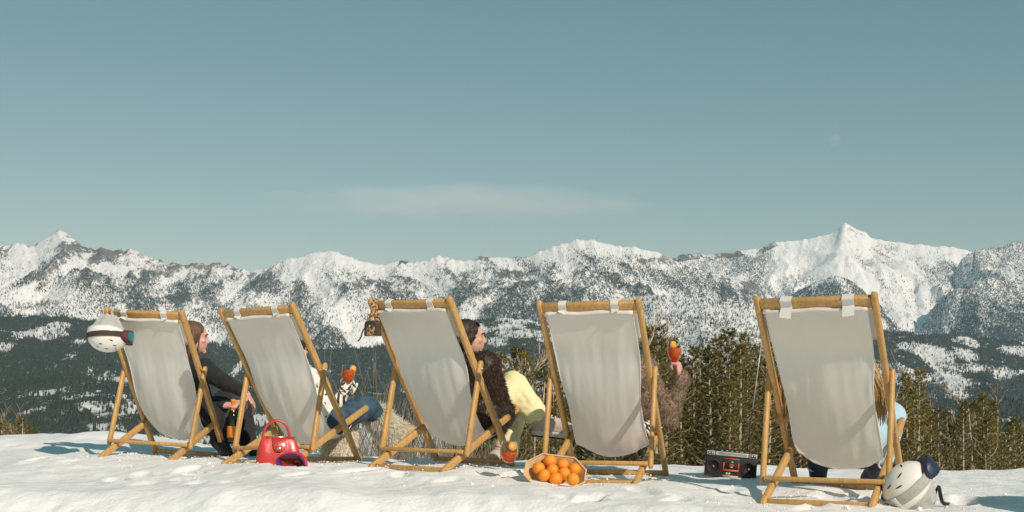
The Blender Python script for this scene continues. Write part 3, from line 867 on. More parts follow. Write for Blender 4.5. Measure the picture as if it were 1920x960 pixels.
TREELINE = np.array([(880, 720), (905, 690), (930, 665), (950, 650), (975, 642), (1000, 640), (1030, 650), (1060, 660), (1120, 640), (1180, 606), (1205, 598), (1232, 595), (1260, 628), (1300, 640), (1335, 620), (1370, 604), (1400, 616), (1440, 630), (1500, 640), (1560, 660), (1620, 690), (1660, 700), (1700, 690), (1725, 684), (1750, 715), (1800, 742), (1840, 728), (1870, 744), (1900, 770), (1930, 785), (2050, 780)])
def plant_wood():
    r = random.Random(5)
    def top(u): return float(np.interp(u, TREELINE[:, 0], TREELINE[:, 1]))
    front = [(1212, 598, 52), (1234, 596, 60), (1372, 604, 50), (1340, 618, 58), (1398, 614, 62), (1302, 638, 55), (1265, 622, 66), (1720, 682, 48), (1700, 690, 56), (1845, 728, 52), (1865, 742, 60), (1802, 742, 46), (1640, 692, 58), (1905, 772, 50), (1445, 628, 60), (1500, 640, 56), (1560, 655, 60), (1605, 680, 52)]
    front.sort()
    nth = ['leftmost', 'second from left', 'third from left', 'fourth from left', 'fifth from left', 'sixth from left', 'seventh from left', 'eighth from left', 'ninth from left',
           'ninth from right', 'eighth from right', 'seventh from right', 'sixth from right', 'fifth from right', 'fourth from right', 'third from right', 'second from right', 'rightmost']
    for k, (u, v, d) in enumerate(front):
        plant_tree('pine', u, v, d, 'tall olive pine topping the right wood, %s of its tall pines' % nth[k], 'tall pines of the right wood', 'pine_tree')
    for i in range(120):
        u = 1195 + (1935 - 1195) * (i + r.random()) / 120; d = r.uniform(40, 90)
        plant_tree('pine', u, top(u) + r.uniform(8, 105), d, 'olive green pine inside the dense wood behind the right chairs', 'pines inside the right wood', 'pine_tree')
    for i in range(30):
        u = 1200 + (1930 - 1200) * (i + r.random()) / 30; d = r.uniform(48, 80)
        plant_tree('bare', u, top(u) + r.uniform(15, 120), d, 'bare pale leafless tree among the pines of the right wood', 'bare trees of the right wood', 'bare_tree')
    for u, v, d in [(912, 672, 58), (945, 652, 50), (972, 640, 56), (992, 646, 48), (1012, 660, 62), (1050, 668, 54), (1085, 660, 60), (1120, 650, 55), (1160, 625, 58), (930, 720, 44), (1000, 730, 42), (960, 745, 46), (1040, 740, 45), (890, 748, 50), (1075, 735, 48), (1130, 720, 46), (1185, 690, 48)]:
        plant_tree('fir', u, v, d, 'bushy olive green pine standing behind the gap between the two middle chairs', 'pines behind the middle chairs', 'pine_tree')
    for u, v, d in [(958, 690, 46), (985, 668, 52), (1020, 700, 50), (905, 720, 48), (870, 740, 50)]:
        plant_tree('bare', u, v, d, 'bare pale sapling among the pines behind the middle chairs', 'bare saplings behind the middle chairs', 'bare_tree')
    for i in range(16):
        u = 850 + 250 * (i + r.random()) / 16
        plant_tree('fir', u, r.uniform(785, 830), r.uniform(38, 60), 'small dark young pine low on the slope behind the middle chairs', 'young pines behind the middle chairs', 'young_pine')
    for u, v, d in [(8, 780, 95), (22, 786, 100), (44, 776, 90), (58, 792, 105), (72, 798, 100), (33, 792, 110)]:
        plant_tree('fir', u, v, d, 'small dark pine at the far left edge behind the snow crest', 'small pines at the left edge', 'pine_tree')
    for i in range(5):
        u = 6 + i * 10 + r.uniform(-4, 4)
        plant_tree('bare', u, r.uniform(800, 811), r.uniform(90, 120), 'thin bare sapling at the left edge behind the snow crest', 'bare saplings at the left edge', 'bare_tree')
    for i in range(46):                                       # grey scrub between the second and third chairs
        u = 600 + 300 * (i + r.random()) / 46; d = r.uniform(22, 42)
        p = at(u, r.uniform(705, 790) if 640 < u < 800 else r.uniform(770, 830), d); z0 = land(p.x, d) - .1
        me, ph = SHRUBS[i % 3]
        o = link('bare_shrub', me, M_SCRUB); o.location = (p.x, d, z0); s = max(.5, p.z - z0) / ph
        o.scale = (s * .8, s * .8, s); o.rotation_euler = (0, 0, r.uniform(0, 6.28))
        tag(o, 'bare grey brown shrub growing below the crest behind the second and third chairs', 'shrub', 'grey scrub behind the second and third chairs')
plant_wood()
def count_off(group, what, tail):
    """label the members of a small group by their order from the left"""
    words = ('leftmost second third fourth fifth sixth seventh eighth ninth tenth eleventh twelfth thirteenth fourteenth fifteenth sixteenth seventeenth eighteenth nineteenth twentieth '
             'twenty-first twenty-second twenty-third twenty-fourth twenty-fifth twenty-sixth twenty-seventh twenty-eighth twenty-ninth thirtieth').split()
    obs = sorted((o for o in COL.objects if o.get('group') == group), key=lambda o: o.location.x / o.location.y)
    for k, o in enumerate(obs):
        o['label'] = '%s, %s %s' % (what, words[k] if k == 0 else words[k] + ' from left', tail)
count_off('pines behind the middle chairs', 'bushy olive pine behind the middle chairs', 'of the tall ones there')
count_off('bare saplings behind the middle chairs', 'bare pale sapling behind the middle chairs', 'of its kind there')
count_off('young pines behind the middle chairs', 'small dark young pine low behind the middle chairs', 'of its kind')
count_off('small pines at the left edge', 'small dark pine at the far left edge', 'of the little clump')
count_off('bare saplings at the left edge', 'thin bare sapling at the far left edge', 'of its kind')
count_off('bare trees of the right wood', 'bare pale leafless tree in the right wood', 'of its kind')

# ------------------------------------------------------------------ deck chairs
CACHE = {}
def cached(name, fn):
    if name not in CACHE:
        m = MB(); m.add(fn()); CACHE[name] = m.mesh(name)
    return CACHE[name]
RAIL_DIR = Vector((0, Y_FOOT - Y_TOP, -Z_TOP)).normalized()
def rail_pt(s): return Vector((0, Y_TOP, Z_TOP)) + RAIL_DIR * s
CANVAS_PROFILE = [(.016, .938), (.11, .82), (.20, .70), (.27, .575), (.335, .46), (.42, .33), (.51, .235), (.60, .195), (.70, .225), (.78, .29), (.845, .352)]   # at the edges; the middle sags more
def canvas_mesh(seed):
    nv, nu = 64, 36
    prof = spline(CANVAS_PROFILE, nv)
    wid = np.interp(np.linspace(0, 1, nv), [0, .1, .35, .6, .8, 1], [.247, .245, .232, .212, .215, .228])
    s = np.linspace(-1, 1, nu)
    S, T = np.meshgrid(s, np.linspace(0, 1, nv))
    tang = np.gradient(prof, axis=0); nrm = np.stack([-tang[:, 1], tang[:, 0]], 1); nrm /= np.linalg.norm(nrm, axis=1, keepdims=True)
    belly = np.interp(T, [0, .25, .5, .68, .85, 1], [0, .022, .040, .078, .045, 0]) * (1 - S ** 2)           # sags backwards in the middle
    fold = (fbm(S * 2.2 + seed * 7, T * 1.3 + 3 * seed, 300 + seed, 3) - .5) * .030 * np.clip(T * 4, 0, 1) * (.35 + .65 * np.abs(S))
    fine = (fbm(S * 6 + T * 3, T * 3.5 + seed, 330 + seed, 3) - .5) * .008 * np.clip(T * 6, .15, 1)
    pull = .008 * np.sin(T * 21 + 3 * S + seed) * np.exp(-((np.abs(S) - .92) / .12) ** 2) * np.clip(T * 3, 0, 1)
    sgn = np.sign(nrm[:, 0]).mean() or 1
    off = -(belly + fold + fine + pull) 
    edge = .010 * np.cos(T * 13 + seed) * np.sign(S) * np.clip(np.abs(S) - .8, 0, 1) * 5 * np.clip(T * 3, 0, 1)
    X = S * wid[:, None] + edge
    # normals pointing up/forward have positive z: offset moves the cloth down/back
    n2 = np.where(nrm[:, 1:2] < 0, -nrm, nrm)
    Y = prof[:, 0:1] + n2[:, 0:1] * off; Z = prof[:, 1:2] + n2[:, 1:2] * off
    v = np.stack([X, Y, Z], -1).reshape(-1, 3)
    i = (np.arange(nv - 1)[:, None] * nu + np.arange(nu - 1)[None, :]).ravel()
    f = np.stack([i, i + 1, i + nu + 1, i + nu], 1)
    return new_mesh('canvas', v, f, True), v.reshape(nv, nu, 3)

CHAIR_LABELS = ['wooden deck chair with white helmet hung on its corner, leftmost of five',
                'wooden deck chair right behind the red handbag, second from left',
                'wooden deck chair with leopard print bag hung on its corner, middle of five',
                'wooden deck chair behind the tray of oranges, second from right',
                'largest and nearest wooden deck chair, beside the boombox, rightmost of five']
def build_chair(i):
    t = thing('deck_chair', CHAIR_LABELS[i], 'deck chair', group='deck chairs lined up on the snow', matrix=CM[i])
    top, foot = rail_pt(0), rail_pt(1.271)
    fwd = Vector((0, 1, 0)); perp = RAIL_DIR.cross(Vector((1, 0, 0)))
    for sx in (-1, 1):
        x = Vector((sx, 0, 0))
        link('side_rail', cached('rail%d' % sx, lambda: bar(top + x * HW - RAIL_DIR * .012, foot + x * HW + RAIL_DIR * .012, .047, .030, perp, .009, .03)), M_WOOD, t)
        link('seat_rail', cached('seat%d' % sx, lambda: bar((sx * HS, -.035, -.014), (sx * HS, Y_SEAT + .02, Z_SEAT + .012), .047, .028, Vector((0, -.4, 1)), .009, .028)), M_WOOD, t)
        link('strut', cached('strut%d' % sx, lambda: bar((sx * HT, Y_PIV + .012, Z_PIV + .05), (sx * HT, Y_SB - .006, Z_SB - .028), .044, .027, fwd, .012, .026)), M_WOOD, t)
        link('pivot_bolt', cached('bolt%d' % sx, lambda: sweep([(sx * (HT + .0135), Y_PIV, Z_PIV), (sx * (HT + .019), Y_PIV, Z_PIV)], circle(10, .009), Vector((0, 0, 1)))), M_STEEL, t)
        # where the seat frame crosses the long frame
        link('pivot_bolt', cached('bolt2%d' % sx, lambda: sweep([(sx * (HW + .015), .532, .222 + .075), (sx * (HW + .021), .532, .297)], circle(10, .008), Vector((0, 0, 1)))), M_STEEL, t)
    p = rail_pt(.035)
    link('top_bar', cached('topbar', lambda: bar(p + Vector((-HW + .016, 0, 0)), p + Vector((HW - .016, 0, 0)), .056, .034, perp.cross(Vector((1, 0, 0))), .010)), M_WOOD, t)
    p2 = Vector((0, .012, .946))
    link('canvas_bar', cached('canvasbar', lambda: bar(p2 + Vector((-HW + .014, 0, 0)), p2 + Vector((HW - .014, 0, 0)), 
         .016, .016, Vector((0, 0, 1)), .007)), M_WOOD, t)
    link('front_foot_bar', cached('frontbar', lambda: bar((-HW + .016, Y_FOOT - .018, .020), (HW - .016, Y_FOOT - .018, .020), .030, .022, Vector((0, 0, 1)))), M_WOOD, t)
    if i > 0:
        link('rear_foot_bar', cached('rearbar', lambda: bar((-HS + .015, .012, .004), (HS - .015, .012, .004), .028, .020, Vector((0, 0, 1)))), M_WOOD, t)
    link('strut_bar', cached('strutbar', lambda: bar((-HT + .013, Y_SB - .022, Z_SB + .001), (HT - .013, Y_SB - .022, Z_SB + .001), .026, .024, Vector((0, 0, 1)), .010)), M_WOOD, t)
    link('seat_front_bar', cached('seatbar', lambda: bar((-HS + .015, Y_SEAT - .025, Z_SEAT - .008), (HS - .015, Y_SEAT - .025, Z_SEAT - .008), .028, .028, Vector((0, 0, 1)), .012)), M_WOOD, t)
    me, g = canvas_mesh(i + 1)
    cv = link('canvas', me, M_CANVAS, t)
    hem = MB()
    for k in (0, -1):
        hem.add(tube([Vector(q) for q in g[:, k, :]], .0035, 6, Vector((1, 0, 0))))
    hem.build('side_hem', M_WHITE_CLOTH, cv)
    roll = MB(); roll.add(tube([Vector((x, .011 + .002 * math.sin(x * 40 + i), .946 + .003 * math.sin(x * 23 + 2 * i))) for x in np.linspace(-.258, .250, 20)], .0135, 10, Vector((0, 1, 0))))
    roll.build('top_hem', M_WHITE_CLOTH, cv)
    # head cushion on the sitter's side, hung from the top bar by two loops
    pil = MB()
    prof = spline([(.035, 1.012), (.06, .985), (.09, .93), (.14, .86), (.180, .80)], 14)
    sec = []
    nu = 22
    S = np.linspace(-1, 1, nu); vs = []; fs = []
    for side in (0, 1):
        for a, (yy, zz) in enumerate(prof):
            th = .022 * math.sin(math.pi * (a + .5) / 14) ** .5
            for s_ in S:
                e = (1 - abs(s_) ** 6) ** .5
                o_ = th * e * (1 if side else -.15) + .004 * math.sin(s_ * 9 + i + a * .5)
                vs.append((s_ * (.268 + (.012 if i == 4 else 0)), yy + .018 + o_, zz + .4 * o_))
    n1 = 14 * nu
    for a in range(13):
        for b in range(nu - 1):
            q = a * nu + b
            fs.append((q, q + nu, q + nu + 1, q + 1)); q += n1; fs.append((q, q + 1, q + nu + 1, q + nu))
    for b in range(nu - 1):
        fs.append((b, b + 1, n1 + b + 1, n1 + b)); q = 13 * nu + b; fs.append((q, n1 + q, n1 + q + 1, q + 1))
    for a in range(13):
        q = a * nu; fs.append((q, n1 + q, n1 + q + nu, q + nu)); q += nu - 1; fs.append((q, q + nu, n1 + q + nu, n1 + q))
    pil.add((vs, fs)); pw = pil.build('head_cushion', M_WHITE_CLOTH, t)
    for sx in (-1, 1):
        lp = MB()
        bx = sx * .150 + (.012 if i == 4 else 0)
        lay = []
        ca = rail_pt(.035); ax = perp.cross(Vector((1, 0, 0))); bx3 = Vector((0, RAIL_DIR.y, RAIL_DIR.z))
        w = .056 if i == 4 else .044
        ring = [(Vector((0, *(q))),) for q in []]
        pts2 = rounded_rect(.056 + .009, .034 + .009, .012, 4)
        # loop round the bar, drawn in the plane square to it
        d1 = ax if abs(ax.x) < .5 else Vector((0, 0, 1))
        d1 = RAIL_DIR; d2 = RAIL_DIR.cross(Vector((1, 0, 0)))
        path = [ca + Vector((bx, 0, 0)) + d1 * a + d2 * b for a, b in pts2]
        lp.add(sweep(path, [(-.0015, -w / 2), (.0015, -w / 2), (.0015, w / 2), (-.0015, w / 2)], [ (q - ca - Vector((bx, 0, 0))).normalized() for q in path], None, False, True))
        # tail hanging behind the hem
        ln = .052 if (i == 4) else .014
        sl = Vector((.006 * sx, -.010 if not (i == 4 and sx > 0) else -.035, -ln))
        p0 = ca + d1 * .028 + d2 * 0 + Vector((bx, -.030, .0))
        lp.add(sweep([p0 + Vector((0, 0, .02)), p0, p0 + sl * .5, p0 + sl], [(-.001, -w / 2), (.001, -w / 2), (.001, w / 2), (-.001, w / 2)], Vector((0, 1, 0))))
        lp.build('strap', M_WHITE_CLOTH, pw, False)
    return t
CHAIR_OBJ = [build_chair(i) for i in range(5)]

# ------------------------------------------------------------------ materials of the small things
def glass_material():
    m, nt, N, L, P, O = nodes_of('clear_glass')
    N.remove(P)
    tr = N.new('ShaderNodeBsdfTransparent'); tr.inputs['Color'].default_value = (.96, .97, .97, 1)
    gl = N.new('ShaderNodeBsdfGlossy'); gl.inputs['Roughness'].default_value = .03
    fr = N.new('ShaderNodeLayerWeight'); fr.inputs['Blend'].default_value = .10
    mx = N.new('ShaderNodeMixShader'); L.new(fr.outputs['Fresnel'], mx.inputs['Fac'])
    df = N.new('ShaderNodeBsdfTranslucent'); df.inputs['Color'].default_value = (.85, .87, .87, 1)       # edge brightness put in as pale colour, lifts dark reflections
    gd = N.new('ShaderNodeMixShader'); gd.inputs['Fac'].default_value = .6; L.new(gl.outputs['BSDF'], gd.inputs[1]); L.new(df.outputs['BSDF'], gd.inputs[2])
    L.new(tr.outputs['BSDF'], mx.inputs[1]); L.new(gd.outputs['Shader'], mx.inputs[2]); L.new(mx.outputs['Shader'], O.inputs['Surface'])
    return m
def drink_material():
    m, nt, N, L, P, O = nodes_of('orange_spritz')
    tc = N.new('ShaderNodeTexCoord'); nz = N.new('ShaderNodeTexNoise'); nz.inputs['Scale'].default_value = 45.; nz.inputs['Detail'].default_value = 2
    L.new(tc.outputs['Object'], nz.inputs['Vector'])
    cr = N.new('ShaderNodeValToRGB'); cr.color_ramp.elements[0].position = .35; cr.color_ramp.elements[1].position = .65
    cr.color_ramp.elements[0].color = (.88, .15, .03, 1); cr.color_ramp.elements[1].color = (.98, .34, .09, 1)
    L.new(nz.outputs['Fac'], cr.inputs['Fac']); L.new(cr.outputs['Color'], P.inputs['Base Color'])
    P.inputs['Roughness'].default_value = .08; P.inputs['Coat Weight'].default_value = .3
    tr = N.new('ShaderNodeBsdfTranslucent'); L.new(cr.outputs['Color'], tr.inputs['Color'])
    mx = N.new('ShaderNodeMixShader'); mx.inputs['Fac'].default_value = .55
    L.new(P.outputs['BSDF'], mx.inputs[1]); L.new(tr.outputs['BSDF'], mx.inputs[2])
    tp = N.new('ShaderNodeBsdfTransparent'); tp.inputs['Color'].default_value = (1, .42, .12, 1)
    m2 = N.new('ShaderNodeMixShader'); m2.inputs['Fac'].default_value = .35
    L.new(mx.outputs['Shader'], m2.inputs[1]); L.new(tp.outputs['BSDF'], m2.inputs[2]); L.new(m2.outputs['Shader'], O.inputs['Surface'])
    return m
def spot_material(name, ground, ring, dark, scale):
    """leopard rosettes"""
    m, nt, N, L, P, O = nodes_of(name)
    tc = N.new('ShaderNodeTexCoord')
    nz = N.new('ShaderNodeTexNoise'); nz.inputs['Scale'].default_value = scale * 1.3; L.new(tc.outputs['Object'], nz.inputs['Vector'])
    ad = N.new('ShaderNodeVectorMath'); ad.operation = 'MULTIPLY_ADD'; L.new(nz.outputs['Color'], ad.inputs[0]); ad.inputs[1].default_value = (.6 / scale,) * 3; L.new(tc.outputs['Object'], ad.inputs[2])
    vo = N.new('ShaderNodeTexVoronoi'); vo.inputs['Scale'].default_value = scale; L.new(ad.outputs['Vector'], vo.inputs['Vector'])
    cr = N.new('ShaderNodeValToRGB'); e = cr.color_ramp.elements
    e[0].position = 0; e[0].color = (*ring, 1); e[1].position = 1; e[1].color = (*ground, 1)
    for p, c in ((.26, ring), (.30, dark), (.46, dark), (.50, ground)):
        q = e.new(p); q.color = (*c, 1)
    L.new(vo.outputs['Distance'], cr.inputs['Fac']); L.new(cr.outputs['Color'], P.inputs['Base Color'])
    P.inputs['Roughness'].default_value = .6
    return m
def knit_material(name, c0, c1, scale, lo=.47, hi=.53, kind='noise'):
    m, nt, N, L, P, O = nodes_of(name)
    tc = N.new('ShaderNodeTexCoord')
    if kind == 'wave':
        nz = N.new('ShaderNodeTexWave'); nz.inputs['Scale'].default_value = scale; nz.inputs['Distortion'].default_value = 1.
    else:
        nz = N.new('ShaderNodeTexNoise'); nz.inputs['Scale'].default_value = scale; nz.inputs['Detail'].default_value = 1
    L.new(tc.outputs['Object'], nz.inputs['Vector'])
    cr = N.new('ShaderNodeValToRGB'); cr.color_ramp.elements[0].position = lo; cr.color_ramp.elements[1].position = hi
    cr.color_ramp.elements[0].color = (*c0, 1); cr.color_ramp.elements[1].color = (*c1, 1)
    L.new(nz.outputs['Fac'], cr.inputs['Fac']); L.new(cr.outputs['Color'], P.inputs['Base Color'])
    P.inputs['Roughness'].default_value = .9
    return m
M_GLASS = glass_material(); M_DRINK = drink_material()
M_SKIN = simple('skin', (.56, .33, .24), .5, .06, 12.)
M_SKIN_PINK = simple('pink_skin', (.62, .34, .28), .5, .06, 14.)  # pinker skin tone, worn by two of the sitters
M_LIPS = simple('lips', (.45, .13, .11), .4)
M_EYE = simple('dark_eye', (.05, .035, .03), .2)
M_EYEWHITE = simple('eye_white', (.50, .42, .37), .3)
M_BLACK = simple('black_wool', (.013, .013, .015), .85, .3, 30., .4, 60., sheen=.05)
M_BLACKBOOT = simple('black_leather_boot', (.014, .014, .016), .5, .2, 20.)
M_HAIR_BLONDE = simple('dark_blonde_hair', (.125, .068, .032), .5, .5, 14., .6, 40., stretch=(6, 6, .8))
M_HAIR_LIGHT = simple('long_blonde_hair', (.46, .29, .12), .5, .45, 14., .6, 40., stretch=(6, 6, .8))
M_HAIR_DARK = simple('dark_brown_hair', (.035, .018, .012), .42, .5, 14., .6, 40., stretch=(6, 6, .8))
M_FUR_DARK = leaf_material('dark_brown_fur', (.018, .010, .008), (.075, .042, .028), .1)
M_FUR_TAUPE = leaf_material('taupe_teddy_fur', (.17, .115, .078), (.31, .222, .155), .1)
M_FUR_CREAM = leaf_material('cream_shaggy_fur', (.74, .67, .54), (.90, .85, .74), .3)
M_YELLOW = cloth_material('pale_yellow_trousers', (.86, .78, .45), .08, .2, 160.)
M_DENIM = simple('blue_denim', (.040, .080, .125), .85, .5, 18., .3, 300.)
M_LIGHTBLUE = cloth_material('light_blue_ski_trousers', (.42, .60, .70), .05, .15, 120.)
M_SWEATER = knit_material('white_patterned_sweater', (.07, .06, .06), (.78, .76, .72), 26., .30, .36)
M_GLOVE = knit_material('black_and_white_patterned_mitten', (.03, .03, .03), (.76, .72, .64), 48.)
M_STRIPE = knit_material('striped_knit_cuff', (.03, .03, .035), (.76, .74, .70), 9., .45, .55, 'wave')
M_CREAMTOP = cloth_material('cream_blouse', (.74, .66, .54), .2)
M_TAN_FUZZ = leaf_material('tan_fuzzy_cardigan', (.22, .13, .06), (.48, .32, .17), .1)
M_BEIGE_SHOE = simple('beige_suede', (.50, .42, .35), .85, .12, 20.)
M_SOLE_LIGHT = simple('pale_rubber_sole', (.60, .55, .48), .7)
M_SOLE_DARK = simple('dark_brown_sole', (.07, .04, .03), .7)
M_TAN_SOLE = simple('tan_leather_sole', (.46, .28, .13), .6, .2, 14.)
M_NAVYBOOT = simple('navy_snow_boot', (.022, .030, .045), .6, .25, 16.)
M_LENS_DARK = simple('dark_sunglass_lens', (.012, .012, .014), .08)
M_RED_LEATHER = simple('red_glossy_leather', (.52, .035, .028), .30, .2, 9., .25, 22., coat=.25)
M_RED_DARK = simple('dark_red_edge', (.30, .015, .018), .35)
M_GOLD = simple('pale_gold_metal', (.78, .66, .42), .25, .05, metal=1.)
M_HELMET = simple('white_helmet_shell', (.76, .74, .68), .28, .04, 6., coat=.3)
M_HELMET_GREY = simple('grey_helmet_lining', (.40, .40, .38), .9, .1, 30., .3, 90.)
M_VENT = simple('dark_vent', (.02, .018, .017), .8)
M_STRAP_BROWN = simple('dark_brown_elastic', (.045, .03, .028), .8, .3, 60.)
M_STRAP_GREY = simple('grey_elastic', (.36, .36, .32), .8, .15, 60.)
M_TEAL_LENS = simple('teal_mirror_lens', (.01, .16, .17), .08, .2, 8., coat=.6)
M_NAVY = simple('navy_rubber', (.012, .025, .06), .4, .2)
M_MAROON = simple('maroon_foam', (.10, .02, .025), .7)
M_BLACK_PLASTIC = simple('black_plastic', (.018, .018, .018), .45, .2, 40.)
M_PURPLE = simple('purple_padding', (.055, .025, .14), .8, .3, 30.)
M_RED_PLASTIC = simple('red_goggle_frame', (.55, .04, .045), .35)
M_AMBER_LENS = simple('amber_lens', (.30, .05, .03), .1, .3, 10.)
M_SILVER = simple('silver_panel', (.58, .57, .53), .35, .06, 40., metal=.4)
M_ORANGE_TRIM = simple('orange_trim', (.62, .12, .035), .5)
M_ORANGE = simple('orange_peel', (.86, .27, .015), .42, .12, 9., .25, 160.)
M_STALK = simple('orange_stalk', (.12, .13, .03), .8)
M_TRAY = simple('pale_poplar_veneer', (.58, .40, .21), .7, .15, 6., .2, 40., stretch=(3, 3, 20))
M_SLICE = simple('orange_slice_flesh', (.88, .42, .06), .4, .1, 40.)
M_LEOPARD = spot_material('leopard_print', (.52, .30, .14), (.30, .13, .05), (.015, .01, .008), 62.)
M_BAGDARK = simple('dark_olive_leather', (.05, .04, .025), .4, .2)
M_BOTTLE = simple('dark_green_bottle_glass', (.006, .012, .006), .08, .1, coat=.5)
M_BOTTLE_ORANGE = simple('orange_bottle_label', (.70, .23, .02), .5, .06, 20.)

# ------------------------------------------------------------------ organic shapes
def capsule(p0, r0, p1, r1, n=14):
    p0, p1 = Vector(p0), Vector(p1); d = p1 - p0
    if d.length < 1e-5: d = Vector((0, 0, 1e-4))
    dn = d.normalized(); path, rad = [], []
    for a in (88, 65, 40, 15): path.append(p0 - dn * r0 * math.sin(math.radians(a))); rad.append(r0 * math.cos(math.radians(a)))
    for a in (15, 40, 65, 88): path.append(p1 + dn * r1 * math.sin(math.radians(a))); rad.append(r1 * math.cos(math.radians(a)))
    d_, a_, b_ = frame_for(dn, Vector((.13, .37, .92)))
    vs, fs = [], []
    for p, r in zip(path, rad):
        for i in range(n):
            t = 2 * math.pi * i / n; vs.append(p + (a_ * math.cos(t) + b_ * math.sin(t)) * r)
    for j in range(7):
        for i in range(n):
            k = (i + 1) % n; fs.append((j * n + i, j * n + k, (j + 1) * n + k, (j + 1) * n + i))
    fs.append(tuple(range(n - 1, -1, -1))); fs.append(tuple(7 * n + q for q in range(n)))
    return vs, fs

def axes(fwd, up):
    f = Vector(fwd).normalized(); u = (Vector(up) - f * Vector(up).dot(f)).normalized(); r = f.cross(u)
    return Matrix((r, f, u)).transposed()               # columns: right, forward, up

def fuse(mb, name, voxel, smooth=2, offset=Vector((0, 0, 0)), noise=0., nscale=20., seed=0):
    """one continuous skin round all shapes in mb"""
    tmp = bpy.data.objects.new('tmp', mb.mesh('tmp', False)); COL.objects.link(tmp)
    rm = tmp.modifiers.new('r', 'REMESH'); rm.mode = 'VOXEL'; rm.voxel_size = voxel
    if smooth:
        sm = tmp.modifiers.new('s', 'SMOOTH'); sm.factor = .5; sm.iterations = smooth
    dg = bpy.context.evaluated_depsgraph_get()
    me = bpy.data.meshes.new_from_object(tmp.evaluated_get(dg))
    old = tmp.data; bpy.data.objects.remove(tmp); bpy.data.meshes.remove(old)
    me.name = name
    n = len(me.vertices); co = np.empty(n * 3, np.float32); me.vertices.foreach_get('co', co); co = co.reshape(-1, 3)
    if noise:
        nr = np.empty(n * 3, np.float32); me.vertices.foreach_get('normal', nr); nr = nr.reshape(-1, 3)
        q = fbm(co[:, 0] * nscale + co[:, 1] * nscale * .7, co[:, 2] * nscale - co[:, 1] * nscale * .5, 500 + seed, 3) - .5
        co = co + nr * (q * 2 * noise)[:, None]
    co = co - np.array(list(offset), np.float32)
    me.vertices.foreach_set('co', co.ravel().astype(np.float32))
    me.polygons.foreach_set('use_smooth', np.ones(len(me.polygons), dtype=bool)); me.update()
    return me

def fur_on(me, n, length, width, droop, spread=.5, seed=0, lift=1.0):
    """hair blades standing on a mesh"""
    me.calc_loop_triangles()
    nt = len(me.loop_triangles); tri = np.empty(nt * 3, np.int32); me.loop_triangles.foreach_get('vertices', tri); tri = tri.reshape(-1, 3)
    co = np.empty(len(me.vertices) * 3, np.float32); me.vertices.foreach_get('co', co); co = co.reshape(-1, 3).astype(float)
    a, b, c = co[tri[:, 0]], co[tri[:, 1]], co[tri[:, 2]]
    nn = np.cross(b - a, c - a); ar = np.linalg.norm(nn, axis=1) + 1e-12
    k = rng.choice(nt, n, p=ar / ar.sum()); u, v = rng.random(n), rng.random(n); s = u + v > 1; u[s], v[s] = 1 - u[s], 1 - v[s]
    P = a[k] + (b[k] - a[k]) * u[:, None] + (c[k] - a[k]) * v[:, None]
    D = nn[k] / ar[k][:, None] * lift + np.array(droop)[None, :] + rng.normal(size=(n, 3)) * spread
    D /= np.linalg.norm(D, axis=1, keepdims=True)
    L = length * rng.uniform(.5, 1.2, n); W = width * rng.uniform(.6, 1.3, n)
    vv, ff = blades(P, D, L, W)
    return new_mesh('fur', vv, ff)

def add_hand(mb, wrist, d, back, thumb, curl=(.5, .6, .4), spread=.12, s=1.0, thumb_curl=.4):
    """palm, four fingers and a thumb; d along the hand, back = back of the hand, thumb = +1/-1 side"""
    d = Vector(d).normalized(); M = axes(d, back); r, u = M.col[0].copy(), M.col[2].copy()
    side = r * thumb
    wrist = Vector(wrist)
    mb.add(capsule(wrist - d * .02 * s, .024 * s, wrist + d * .025 * s, .026 * s))
    mb.add(ellipsoid(wrist + d * .055 * s, (.040 * s, .050 * s, .016 * s), M))
    for i, (off, L) in enumerate(((.030, .90), (.010, 1.0), (-.010, .94), (-.029, .74))):
        p = wrist + d * .088 * s + side * off * s
        ang = spread * off / .03
        dd = (d + side * math.sin(ang) * .8).normalized(); bend = 0.
        for k, (ln, rr) in enumerate(((.040, .0098), (.026, .0088), (.020, .0078))):
            bend += curl[k] * (1 + .12 * i)
            q = p + (dd * math.cos(bend) - u * math.sin(bend)) * ln * L * s
            mb.add(capsule(p, rr * s, q, rr * .93 * s, 10)); p = q
    p = wrist + d * .030 * s + side * .030 * s; dd = (d * .55 + side * .75 - u * .25).normalized()
    for k, (ln, rr) in enumerate(((.034, .0125), (.030, .0105), (.024, .0092))):
        q = p + dd * ln * s
        mb.add(capsule(p, rr * s, q, rr * .93 * s, 10)); p = q
        dd = (dd + d * thumb_curl - side * thumb_curl * .55 - u * thumb_curl * .4).normalized()

def add_head(mb, c, M, s=1.0):
    """skull, jaw, nose, brow, lips, ears; M columns right, forward, up"""
    def q(x, y, z): return Vector(c) + M @ Vector((x, y, z)) * s
    E = lambda p, r: mb.add(ellipsoid(q(*p), tuple(a * s for a in r), M, 20, 14))
    C = lambda a, ra, b, rb: mb.add(capsule(q(*a), ra * s, q(*b), rb * s, 12))
    E((0, -.012, .032), (.074, .094, .082)); E((0, .024, -.030), (.060, .066, .084)); E((0, .050, -.078), (.036, .034, .030))
    C((0, .068, -.098), .017, (0, .076, -.092), .016)
    C((0, .078, .022), .010, (0, .100, -.018), .0115); C((-.012, .092, -.024), .009, (.012, .092, -.024), .009)
    E((0, .074, .036), (.050, .018, .012)); E((0, .080, -.048), (.026, .014, .007)); E((0, .078, -.060), (.022, .014, .008))
    for sx in (-1, 1):
        E((sx * .040, .056, -.016), (.022, .020, .018)); E((sx * .074, -.012, .0), (.010, .020, .032))
    C((0, -.030, -.075), .052, (0, -.045, -.16), .056)

